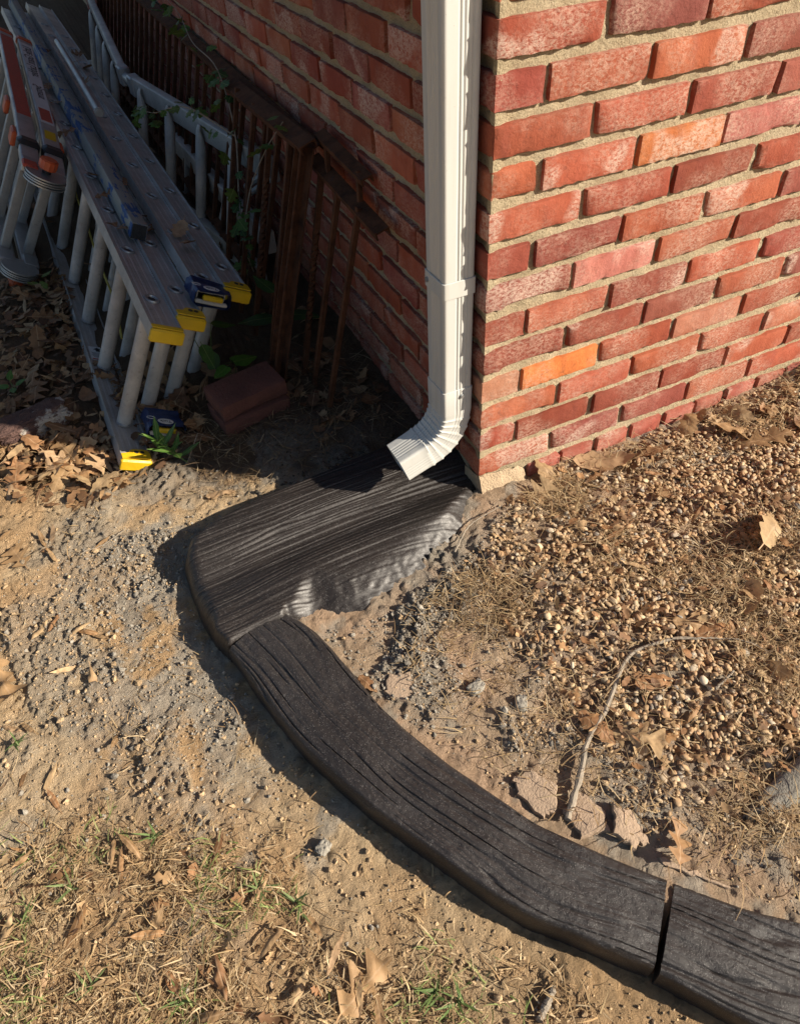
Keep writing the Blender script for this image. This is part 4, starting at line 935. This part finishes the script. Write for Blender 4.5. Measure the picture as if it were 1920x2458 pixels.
for u_, v_ in TOPL:
    put_leaf(LT(u_, v_, .012 + (.05 if v_ > .11 else 0)), rnd.choice(['oak', 'oak', 'broad']), 'dead brown leaf lying on top of the ladder rails', 'leaves on the ladder rails', rnd.choice(['brown', 'tan', 'brown']), .8, None, .3, .008)
# multi-position folding ladder with orange fittings
HU = A3(-.690, 1.60, .395); HL = A3(-.888, 1.70, .085); MW = nrm(HU - HL); MU = nrm(A3(.03, 1, .05)); MV = nrm(np.cross(MU, MW)); MV = MV if MV[0] > 0 else -MV
MW = nrm(np.cross(MV, MU)); MW = MW if MW[2] > 0 else -MW
mp = tag(empty('folding_ladder', HL - A3(0, 0, .06)), 'folding aluminium ladder with orange hinge knobs and red warning labels', 'ladder')
wid = np.linalg.norm(HU - HL)
def box_rail(P, w_, h_, mat, parent, name='rail', ax=None, ay=None):
    m = MB(); pf = rrect(w_, h_, .006, 3); V = []; Fs = []; n = len(pf)
    for p in P: V += [p + ax * a + ay * b for a, b in pf]
    for i in range(len(P) - 1): Fs += [(i * n + j, i * n + (j + 1) % n, (i + 1) * n + (j + 1) % n, (i + 1) * n + j) for j in range(n)]
    Fs += [tuple(range(n))[::-1], tuple(range((len(P) - 1) * n, len(P) * n))]; m.add(V, Fs); return part(m, name, mat, parent, True, 35)
for hv in (-.045, .045):
    for o, s in ((HU, 1), (HL, -1)):
        vv = o + MV * hv * .85; r1 = box_rail([vv + MU * .06, vv + MU * .20 + MW * .012 * s, vv + MU * .42 + MW * .03 * s, vv + MU * 1.45 + MW * .045 * s], .058, .028, M_alu, mp, 'rail', MV, MW)
        if s == 1:
            m = MB(); lo = vv + MW * (.0148 + .012); 
            q0, q1 = vv + MU * .42 + MW * (.030 + .0146), vv + MU * 1.38 + MW * (.0443 + .0146); lm = M_lab if hv > 0 else M_red
            prism(m, q0, q1, MV, MW, [(-.023, 0), (.023, 0), (.023, .0006), (-.023, .0006)]); lb = part(m, 'label', lm, r1, False)
            if hv > 0:
                d = nrm(q1 - q0); up = MW + 0
                text('Little Giant Ladder', .052, q0 + d * .72 + MW * .0011, -d, -MV, MW, M_ink, lb); text('Systems', .046, q0 + d * .34 + MW * .0011, -d, -MV, MW, M_ink, lb)
                m = MB(); prism(m, q0 + d * .02 + MW * .0007, q0 + d * .15 + MW * .0007, MV, MW, [(-.019, 0), (.019, 0), (.019, .0004), (-.019, .0004)]); part(m, 'red_print', M_red, lb, False)
                m = MB(); s0 = vv + MU * .29 + MW * (.018 + .0158); prism(m, s0, s0 + MU * .06 + MW * .008, MV, MW, [(-.018, 0), (.018, 0), (.018, .0006), (-.018, .0006)]); part(m, 'yellow_sticker', M_yel, r1, False)
            m = MB(); e = vv + MU * 1.45 + MW * .045; bxa(m, e, MV, MU, MW, .064, .05, .036, .008); part(m, 'end_cap', M_org, mp)
            for kk in (.30, .62): m = MB(); bxa(m, vv + MU * kk + MV * .036 * np.sign(hv) - MW * .0, MV, MU, MW, .018, .07, .05, .006); part(m, 'bracket', M_org, mp)
            m = MB(); bxa(m, vv + MU * .20 + MW * .016, MV, MU, MW, .070, .055, .046, .012); part(m, 'lock_collar', M_blk, mp)
    for k in (.16, .44, .72, 1.0, 1.28):
        m = MB(); a_, b_ = HL + MV * hv * .85 + MU * k, HU + MV * hv * .85 + MU * k; prism(m, a_ - MW * .0, b_ - MW * .012, MU, MV, rrect(.040, .030, .004, 2)); part(m, 'rung', M_alud, mp, True, 35)
for o, s in ((HU, 1), (HL, -1)):
    m = MB()
    for q in range(4): prism(m, o + MW * (-.014 + q * .008), o + MW * (-.009 + q * .008), MV, MU, circ(.062 - .002 * (q % 2), 36))
    hg = part(m, 'hinge', M_steel, mp, True, 35)
    m = MB(); kb = o + MW * s * .018; prism(m, kb, kb + MW * s * .016, MV, MU, circ(.013, 16)); part(m, 'knob_stem', M_blk, hg)
    m = MB(); prism(m, kb + MW * s * .014, kb + MW * s * .020, MV, MU, circ(.026, 24, -.0016)); prism(m, kb + MW * s * .020, kb + MW * s * .042, MV, MU, circ(.028, 24, -.0016)); prism(m, kb + MW * s * .042, kb + MW * s * .045, MV, MU, circ(.023, 24)); part(m, 'knob', M_org, hg, True, 35)
    m = MB(); bxa(m, o + MV * -.045 + MU * .035 + MW * s * .015, MV, MU, MW, .045, .05, .012, .004); part(m, 'hinge_plate', M_red, hg)
    for hv in (-.04, .04): m = MB(); bxa(m, o + MV * hv + MU * .075, MV, MU, MW, .052, .08, .034, .005); part(m, 'hinge_arm', M_steel, hg)

# old folding ladder by the wall
fl = tag(empty('folding_ladder', A3(-.3, 1.9, .06)), 'old aluminium folding ladder with flattened tube rungs by the railing', 'ladder')
FZ = .40
T0, T1, T2, T3 = A3(-.14, 4.3, FZ), A3(-.252, 2.62, FZ), A3(-.238, 2.42, FZ), A3(-.035, 1.24, FZ)
def rail2(a, b, parent, name='rail'):
    d = nrm(b - a); sd = nrm(np.cross(d, EZ)); m = MB(); prism(m, a, b, sd, EZ, rrect(.034, .074, .005, 3), True); return part(m, name, M_alud, parent, True, 35)
LEAN = A3(-.30, 0, -.954)
rail2(T0, T1, fl); rail2(T2, T3, fl)
rail2(T0 + LEAN * .34, T1 + LEAN * .34, fl); rail2(T2 + LEAN * .34, T3 + LEAN * .34, fl)
r3 = rail2(A3(-.16, 2.25, .215), A3(-.105, 1.165, .215), fl)
for a, b in ((T1, T2),):
    d = nrm(b - a); sd = nrm(np.cross(d, EZ)); m = MB(); bxa(m, a + d * .01, sd, d, EZ, .045, .07, .075, .006); bxa(m, b - d * .01, sd, d, EZ, .045, .07, .075, .006); tube(m, [a, b], .02, 12); part(m, 'hinge', M_steel, fl, True, 35)
def flat_rung(top, bot, parent):
    """tube with its end flattened and bent over the rail"""
    ax = nrm(bot - top); s = nrm(np.cross(ax, A3(1, 0, 0))); f = np.cross(ax, s); m = MB(); V = []; Fs = []; K = 14
    L = np.linalg.norm(bot - top)
    for i, (t, a, b, out) in enumerate(((0, .011, .004, .006), (.04, .016, .006, .010), (.10, .021, .012, .006), (.20, .022, .019, 0), (1, .022, .019, 0))):
        p = top + ax * t * L - EX * out
        for k in range(K): q = 2 * math.pi * k / K; V.append(p + s * a * math.cos(q) + f * b * math.sin(q))
        if i: Fs += [((i - 1) * K + k, (i - 1) * K + (k + 1) % K, i * K + (k + 1) % K, i * K + k) for k in range(K)]
    m.add(V, Fs + [tuple(range(K))[::-1]]); part(m, 'rung', M_rung, parent, True, 60)
for t in (.10, .34, .58, .80):
    p = T2 + (T3 - T2) * t; flat_rung(p + A3(-.016, 0, .02), p + LEAN * .34, fl)
for t in (.15, .40, .62, .85):
    p = T0 + (T1 - T0) * t; flat_rung(p + A3(-.016, 0, .0), p + LEAN * .34, fl)
for i in range(4):
    y = 1.35 + i * .25; m = MB(); prism(m, A3(-.12 - .013 * i, y, .2), A3(-.2, y, .05), EY, EX, rrect(.04, .02, .003, 2)); part(m, 'rung', M_alud, fl)
m = MB(); tube(m, [T3 + A3(-.012, .05, -.02), T3 + A3(-.06, .16, -.09)], .011, 8); tube(m, [T3 + A3(-.012, .02, -.03), T3 + A3(-.075, .11, -.10)], .009, 8); part(m, 'brace', M_alud, fl)

# ------------------------------------------------------------------ rusty railings leaning on the shaded wall
def bar(root, a, b, s=.0075, twist=False, name='baluster'):
    m = MB(); d = nrm(np.asarray(b) - a); x, y = frame(d, (0, 1, 0)); L = np.linalg.norm(np.asarray(b) - a)
    if not twist: prism(m, np.asarray(a), np.asarray(b), x, y, rrect(2 * s, 2 * s, s * .25, 1)); 
    else:
        V = []; Fs = []; K = 40
        for i in range(K + 1):
            t = i / K; an = 6.28 * 3.5 * np.clip((t - .25) / .5, 0, 1)
            for q in range(4): w_ = an + math.pi / 4 + q * math.pi / 2; V.append(a + d * L * t + (x * math.cos(w_) + y * math.sin(w_)) * s * 1.4)
        for i in range(K): Fs += [(i * 4 + q, i * 4 + (q + 1) % 4, i * 4 + 4 + (q + 1) % 4, i * 4 + 4 + q) for q in range(4)]
        m.add(V, Fs)
    return part(m, name, M_rust, root, True, 30)
def channel(root, a, b, up, w_=.04, h_=.020, name='top_rail'):
    m = MB(); d = nrm(b - a); x = nrm(np.cross(up, d)); y = np.cross(d, x); t = .004
    prism(m, a, b, x, y, [(-w_ / 2, -h_), (-w_ / 2 + t, -h_), (-w_ / 2 + t, -t), (w_ / 2 - t, -t), (w_ / 2 - t, -h_), (w_ / 2, -h_), (w_ / 2, 0), (-w_ / 2, 0)]); return part(m, name, M_rust, root, True, 30)
ra = tag(empty('iron_railing', A3(-.2, 2.0, .06)), 'long rusty iron railing with close balusters flat against the brick wall', 'railing')
channel(ra, A3(-.035, .80, .60), A3(-.035, 4.4, .58), A3(-.3, 0, 1), .045)
y = .95
while y < 4.3: bar(ra, A3(-.04, y, .585), A3(-.20, y, .08), .0075); y += .115
channel(ra, A3(-.185, .9, .135), A3(-.185, 4.3, .135), A3(-.3, 0, 1), .03, .012, 'bottom_rail')
rb = tag(empty('iron_railing', A3(-.287, .646, .05)), 'rusty iron railing with corner post standing on the loose brick lump', 'railing')
PT, PF = A3(-.076, .755, .622), A3(-.287, .646, .062); pd = nrm(PT - PF)
channel(rb, A3(-.076, .735, .635), A3(-.072, 1.50, .605), A3(-.35, 0, 1), .045, .02)
m = MB(); x = nrm(np.cross(pd, EY)); y_ = np.cross(pd, x)
prism(m, PF, PT, x, y_, [(-.019, -.019), (.019, -.019), (.019, -.015), (-.015, -.015), (-.015, .019), (-.019, .019)]); prism(m, PF + pd * .0, PT, x, y_, rrect(.008, .008, .002, 1, .012, .012)); part(m, 'post', M_rust, rb, True, 30)
m = MB(); bxa(m, PF + A3(.0, 0, -.004), EX, EY, EZ, .055, .045, .006, .001); part(m, 'foot_plate', M_rust, rb)
for i, y in enumerate((.86, 1.02, 1.17, 1.34)):
    bar(rb, A3(-.078, y, .615), A3(-.27, y - .12, .07), .007, i == 1)
rc = tag(empty('iron_railing', A3(-.19, .5, .05)), 'short dark rusty stair railing leaning in the wall nook', 'railing')
channel(rc, A3(-.045, .80, .580), A3(-.045, .375, .552), A3(-.3, 0, 1), .036, .018)
for i, (y, fx_, fy_) in enumerate(((.73, -.2, .66), (.615, -.191, .60), (.49, -.19, .485))): bar(rc, A3(-.05, y, .562), A3(fx_, fy_, .048), .0070, i == 0)
channel(rc, A3(-.030, .77, .645), A3(-.030, .48, .628), A3(-.3, 0, 1), .03, .016, 'upper_rail')
for y in (.72, .52): bar(rc, A3(-.032, y, .63), A3(-.042, y - .02, .57), .006)

# ------------------------------------------------------------------ loose masonry
def lump(name, c, sx, sy, sz, yaw, mat, label, cat, seed, colr=None, split=False, tilt=0.0):
    r = np.random.RandomState(seed); V, F_ = ico(4); V = np.sign(V) * np.abs(V) ** .5
    V = V / np.abs(V).max(0); nz = np.array([fbm(np.array([p[0] * 3.4 + seed]), np.array([p[1] * 3.4 + p[2] * 4.1]), seed, 3)[0] for p in V])
    V = V * (1 + (nz - .5) * .42)[:, None] * A3(sx / 2, sy / 2, sz / 2)
    me = mesh_np(name, V, F_, mat, True, None, 55); o = link(name, me, None, tuple(map(float, c))); o.rotation_euler = (tilt, 0, yaw)
    if colr: o.color = (*colr, 1)
    return tag(o, label, cat)
lk = empty('brick_lump', A3(-.375, .595, .02)); tag(lk, 'two dark old bricks still mortared together beside the post', 'brick')
for i, (dz, sx) in enumerate(((.028, .20), (.078, .195))):
    me = brick_mesh(sx, .115, .047, 700 + i, 22, 14, 6, 1.3); o = link('brick', me, lk, (-.10 + .004 * i, -.072 + .006 * i, dz - .03)); o.rotation_euler = (.03, -.02, .14 + .02 * i); o.color = (.13, .045, .032, 1); me.materials[0] = M_oldb
m = MB(); R_ = Matrix.Rotation(.15, 3, 'Z'); bxa(m, A3(-.375, .595, .065), np.array(R_ @ Vector((1, 0, 0))), np.array(R_ @ Vector((0, 1, 0))), EZ, .160, .080, .012, .003); part(m, 'mortar_joint', M_oldb, lk)
lump('masonry_rubble', GP(75, 915) + A3(0, 0, .014), .20, .10, .075, .35, M_rub, 'whitish chunk of old masonry half under leaves at the shadow edge', 'rubble', 33)
lump('cement_clod', GP(690, 1812) + A3(0, 0, .006), .026, .020, .018, .4, M_cem, 'small grey cement clod beside the curb shadow on the lawn', 'clod', 12)
lump('cement_clod', GP(1110, 1505) + A3(0, 0, .006), .030, .022, .020, 1.0, M_cem, 'grey cement clod on crumbly soil between curb and gravel', 'clod', 13)
lump('cement_clod', GP(1015, 1470) + A3(0, 0, .006), .034, .022, .016, .2, M_cem, 'pale grey cement crumb cluster on reddish dirt inside the curb', 'clod', 14)

def flake(pts, th, label, tilt, seed):
    r = np.random.RandomState(seed); P = [GP(*p) for p in pts]; c = sum(P) / len(P); zt = c[2] + th; m = MB(); out = []
    for i in range(len(P)):
        a, b = P[i], P[(i + 1) % len(P)]
        for k in range(6): q = a + (b - a) * k / 6; out.append(A3(q[0] + r.normal(0, .0022), q[1] + r.normal(0, .0022), zt + tilt[0] * (q[0] - c[0]) + tilt[1] * (q[1] - c[1])))
    n = len(out); V = []
    for sc_, dz in ((1.04, -.03), (1.0, -.004), (.95, -.001), (.7, .0), (.4, .0), (.12, .0)): V += [A3(c[0], c[1], zt) + (o_ - A3(c[0], c[1], zt)) * sc_ + A3(0, 0, dz) for o_ in out]
    V = [v_ + A3(0, 0, float(fbm(np.array([v_[0] * 22]), np.array([v_[1] * 22]), seed, 2)[0] - .5) * .004) for v_ in V]
    Fs = [(j * n + i, j * n + (i + 1) % n, (j + 1) * n + (i + 1) % n, (j + 1) * n + i) for j in range(5) for i in range(n)] + [tuple(range(5 * n, 6 * n))]
    m.add(V, Fs); tag(link('clay_flake', m.mesh('clay_flake', M_clay, True, 40)), label, 'clay', 'flat clay flakes beside the curb')
M_clay = mat_plain('smoothed_clay', (.36, .265, .185), .9, 0, 30, .22, .003, 260)
flake([(1090, 1660), (1130, 1645), (1185, 1680), (1190, 1730), (1160, 1750), (1105, 1700)], .010, 'flat cracked clay flake above the curb with a dark crack beside it', (.05, .04), 1)
flake([(1200, 1735), (1240, 1690), (1290, 1730), (1300, 1775), (1240, 1790)], .007, 'flat clay flake touching the lower end of the twig', (.02, -.06), 2)
flake([(1300, 1720), (1345, 1735), (1385, 1800), (1345, 1810), (1310, 1780)], .012, 'upturned clay flake between the twig and the upright leaf', (-.12, .05), 3)
flake([(830, 1440), (875, 1430), (890, 1480), (850, 1500), (820, 1480)], .005, 'reddish clay flake near the upper end of the curb', (.03, .02), 4)
flake([(1400, 1830), (1450, 1850), (1560, 1900), (1500, 1880), (1420, 1850)], .006, 'low clay ridge along the curb joint', (.0, .05), 5)
# ------------------------------------------------------------------ twigs
def twig(pts, r0, r1, label, lift=.006, seed=1):
    P = [GP(*p) for p in pts]; P2, T = spline([tuple(p) for p in P], 40); q = np.random.RandomState(seed)
    z = np.array([max(g1(a, b) + lift, c + lift * .8) for a, b, c in P2]); z = np.convolve(np.r_[[z[0]] * 3, z, [z[-1]] * 3], np.ones(7) / 7, 'valid'); P2[:, 2] = z + q.normal(0, .0004, len(z)); P2[:, :2] += q.normal(0, .0006, (len(z), 2))
    rr = np.linspace(r0, r1, 40) * (1 + .12 * q.randn(40)); m = MB(); tube(m, list(P2), list(rr), 8)
    o = link('twig', m.mesh('twig', M_twig)); return tag(o, label, 'twig')
twig([(1208, 1755), (1238, 1650), (1250, 1590), (1290, 1520), (1330, 1420), (1370, 1390), (1440, 1370), (1490, 1370)], .0056, .0026, 'long bent grey twig lying across the gravel edge', .013)
twig([(1430, 1372), (1560, 1372), (1640, 1400)], .0016, .0009, 'hair-thin dry twig trailing over the pebbles', .016, 2)
twig([(1010, 1330), (1060, 1350), (1100, 1400)], .0020, .0010, 'short thin root on crumbly soil inside the curb', .008, 3)
twig([(970, 1185), (1000, 1130), (1070, 1085)], .0022, .0008, 'wiry root beside the rough right edge of the slab', .010, 4)
twig([(1150, 2180), (1180, 2110)], .0055, .0045, 'stubby grey stick on dirt in front of the curb', .006, 5)
twig([(170, 1190), (230, 1160), (270, 1130)], .0012, .0007, 'pale straw stalk on sandy soil beside the slab', .006, 6)
twig([(1520, 1480), (1560, 1440)], .0024, .0018, 'short dark stick among the pebbles right of the twig', .014, 7)

for i, q in enumerate(((1291, 1259), (1309, 1261), (1452, 1279), (1545, 1205))):
    c = GP(*q) + A3(0, 0, .014); ax = nrm(A3(rnd.gauss(-.2, .3), rnd.gauss(-.4, .3), 1)); x_, y_ = frame(ax, (0, 1, 0)); m = MB(); V = []; Fs = []; K = 16
    pf = ((.0015, -.0055), (.005, -.0042), (.0072, -.001), (.0072, .001), (.0060, .001), (.0052, -.0018), (.002, -.0035))
    for r_, h_ in pf: V += [c + ax * h_ + (x_ * math.cos(2 * math.pi * k / K) + y_ * math.sin(2 * math.pi * k / K)) * r_ for k in range(K)]
    for j in range(len(pf) - 1): Fs += [(j * K + k, j * K + (k + 1) % K, (j + 1) * K + (k + 1) % K, (j + 1) * K + k) for k in range(K)]
    m.add(V, Fs + [tuple(range(K))[::-1], tuple(range((len(pf) - 1) * K, len(pf) * K))]); tag(link('acorn_cap', m.mesh('acorn_cap', M_acorn)), 'empty round brown acorn cap lying among the gravel pebbles', 'acorn cap', 'acorn caps in the gravel')
# weathered fabric sticking out of the gravel
m = MB(); V = []; Fs = []; K = 22; Lm = 26
for i in range(Lm + 1):
    t = i / Lm; p = PZ(1592 + 200 * t, 1748 - 130 * t, .05); wv = .006 + .036 * t ** .8
    for k in range(K + 1):
        s = k / K; a = math.pi * (s * 1.15 - .08); n_ = fbm(np.array([t * 6]), np.array([s * 5]), 5, 2)[0] - .5
        V.append((p[0] + wv * (math.cos(a) * .55) + .01 * n_, p[1] - wv * math.cos(a) * .85 + .01 * n_, .045 + .02 * t + wv * .62 * math.sin(a) + .012 * n_))
for i in range(Lm):
    for k in range(K): Fs.append((i * (K + 1) + k, i * (K + 1) + k + 1, (i + 1) * (K + 1) + k + 1, (i + 1) * (K + 1) + k))
m.add(V, Fs); fb = link('fabric_scrap', m.mesh('fabric_scrap', M_fab)); sd = fb.modifiers.new('thickness', 'SOLIDIFY'); sd.thickness = .003
tag(fb, 'dark weathered landscape fabric hump poking out of the gravel', 'fabric')

# ------------------------------------------------------------------ green plants
GLIB = {k: [mesh_np('leaf', *leaf_geo(k, L, 40 + i * 3 + len(k), 18, 7, .35, st_), M_green) for i in range(3)] for k, L, st_ in (('lance', .07, .05), ('heart', .05, .35), ('ovate', .10, .12), ('ivy', .055, .3))}
def gleaf(root, kind, base, yaw, pitch, s, c=(.07, .16, .025), roll=0.0):
    o = link('leaf', rnd.choice(GLIB[kind]), root); L = {'lance': .07, 'heart': .05, 'ovate': .10, 'ivy': .055}[kind] * s
    R_ = Matrix.Rotation(yaw, 3, 'Z') @ Matrix.Rotation(-pitch, 3, 'Y') @ Matrix.Rotation(roll, 3, 'X')
    ctr = np.asarray(base) + np.array(R_ @ Vector((.45 * L, 0, 0))) - wloc(root); o.location = tuple(map(float, ctr)); o.rotation_euler = R_.to_euler(); o.scale = (s, s, s)
    k = rnd.uniform(.8, 1.2); o.color = (c[0] * k, c[1] * k, c[2] * k, 1); return o
b = GP(400, 985); tp = b + A3(-.055, .035, .075)
wd_ = tag(empty('weed_plant', b), 'leafy green weed with lance-shaped leaves by the yellow ladder foot', 'plant')
m = MB(); sp = [b, b + A3(-.02, .012, .022), b + A3(-.04, .024, .05), tp]; tube(m, sp, [.0022, .002, .0017, .0012], 6); part(m, 'stem', M_stem, wd_)
for i in range(13):
    t = .25 + .75 * i / 12; p = b + (tp - b) * t; a = i * 2.4; gleaf(wd_, 'lance', p, a, .25 + .6 * t, rnd.uniform(.75, 1.1) * (1.1 - .25 * t), (.10, .21, .04))
m = MB(); tube(m, [b, b + A3(.05, .04, .05), b + A3(.085, .02, .03)], [.0014, .001, .0006], 5); part(m, 'stalk', M_twig, wd_)
def seedling(name, label, base, leaves, c=(.10, .24, .03)):
    r_ = tag(empty(name, base), label, 'plant'); m = MB()
    for (kind, tip, yaw, pitch, s) in leaves: tube(m, [base, (base + tip) / 2 + A3(0, 0, .01), tip], [.0015, .0013, .001], 5)
    part(m, 'stem', M_stem, r_)
    for (kind, tip, yaw, pitch, s) in leaves: gleaf(r_, kind, tip, yaw, pitch, s, c)
b = GP(505, 815); seedling('heart_leaf_seedling', 'bright green seedling with two heart-shaped leaves behind the brick lump', b, [('heart', b + A3(.01, -.01, .075), .2, -.2, 1.35), ('heart', b + A3(-.02, -.005, .06), 3.6, -.2, .95)])
b = A3(-.19, .86, .06); seedling('broad_leaf_plant', 'dark green plant with two broad oval leaves behind the rusty bars', b, [('ovate', b + A3(-.015, 0, .07), 3.0, .05, 1.15), ('ovate', b + A3(.02, 0, .07), -.4, -.15, 1.05), ('ovate', b + A3(0, .02, .14), 2.2, .5, .8)], (.045, .10, .03))
b = GP(455, 800); seedling('leafy_sprout', 'green sprout climbing between the last ladder rungs and the post', b, [('ovate', b + A3(-.01, -.02, .12), -1.4, -.7, .75), ('ovate', b + A3(.03, -.01, .17), -.2, -.3, .7), ('ovate', b + A3(-.03, 0, .16), 2.8, -.2, .6), ('ovate', b + A3(.01, .0, .08), -1.7, -1.0, .75)], (.07, .14, .03))
b = GP(35, 840); seedling('small_weed', 'tiny green weed growing through the shaded brown leaves', b, [('ovate', b + A3(.01, 0, .03), .3, .2, .35), ('ovate', b + A3(-.01, 0, .03), 2.6, .1, .4), ('ovate', b + A3(0, .01, .045), 1.2, .5, .35), ('ovate', b + A3(0, -.01, .03), -1.5, .1, .33)], (.09, .20, .03))
b = GP(95, 620); seedling('small_weed', 'yellow-green sprig beside the lower hinge of the folding ladder', b, [('ovate', b + A3(.01, 0, .05), .3, .2, .4), ('ovate', b + A3(-.01, 0, .03), 2.6, .1, .4), ('ovate', b + A3(0, -.01, .04), -1.2, -.3, .45)], (.16, .22, .04))
for i, (px_, py_) in enumerate(((60, 1960), (200, 2110), (40, 1590), (330, 1790), (560, 1900), (930, 2120), (640, 1930), (150, 1900), (390, 2140), (980, 2140))):
    b = GP(px_, py_); c = rnd.choice([(.16, .24, .08), (.22, .28, .11), (.13, .20, .06)]); L_ = []
    for j in range(rnd.randint(6, 11)): L_.append(('lance', b + A3(rnd.uniform(-.006, .006), rnd.uniform(-.006, .006), .010), rnd.uniform(0, 6.28), rnd.uniform(.1, .7), rnd.uniform(.25, .5)))
    nb4 = len(COL.objects)
    seedling('grass_tuft', 'small green grass tuft in the dry straw lawn', b, L_, c)
    for o in list(COL.objects)[nb4:]:
        if o.name.startswith('leaf') and o.parent: o.scale = (o.scale[0] * 1.25, o.scale[1] * .38, o.scale[2])
for o in list(COL.objects):
    if o.name.startswith('grass_tuft'): o['group'] = 'green tufts in the lawn'
# vine through the railings
vr = tag(empty('climbing_vine', A3(-.16, 1.2, .06)), 'green lobed-leaf vine climbing through the rusty railings', 'vine')
V0 = [A3(-.16, 1.2, .06), A3(-.17, 1.22, .3), A3(-.12, 1.3, .5), A3(-.09, 1.5, .63), A3(-.10, 1.75, .66), A3(-.06, 2.1, .68), A3(-.05, 2.5, .70)]
V1 = [A3(-.16, 1.2, .06), A3(-.20, 1.1, .25), A3(-.17, 1.05, .42), A3(-.12, .98, .55), A3(-.08, .90, .64)]
V2 = [A3(-.12, 1.3, .5), A3(-.22, 1.45, .56), A3(-.30, 1.6, .52), A3(-.33, 1.75, .5)]
m = MB()
for P in (V0, V1, V2):
    q, _ = spline([tuple(p) for p in P], 40); tube(m, list(q), list(np.linspace(.0026, .0010, 40)), 6)
part(m, 'stem', M_twig, vr)
for P, nn_, lo in ((V0, 44, .12), (V1, 16, .1), (V2, 22, .1)):
    q, _ = spline([tuple(p) for p in P], 100)
    for i in range(nn_):
        p = q[int(100 * (lo + (1 - lo) * rnd.random() * .99))]; gleaf(vr, 'ivy', p + A3(rnd.uniform(-.035, .01), rnd.uniform(-.04, .04), rnd.uniform(-.03, .03)), rnd.uniform(2.6, 5.6), rnd.uniform(-.8, .2), rnd.uniform(.45, .85), rnd.choice([(.06, .13, .03), (.08, .16, .03), (.10, .14, .03), (.05, .10, .035)]), rnd.gauss(0, .4))
print('leaves', NLEAF[0])
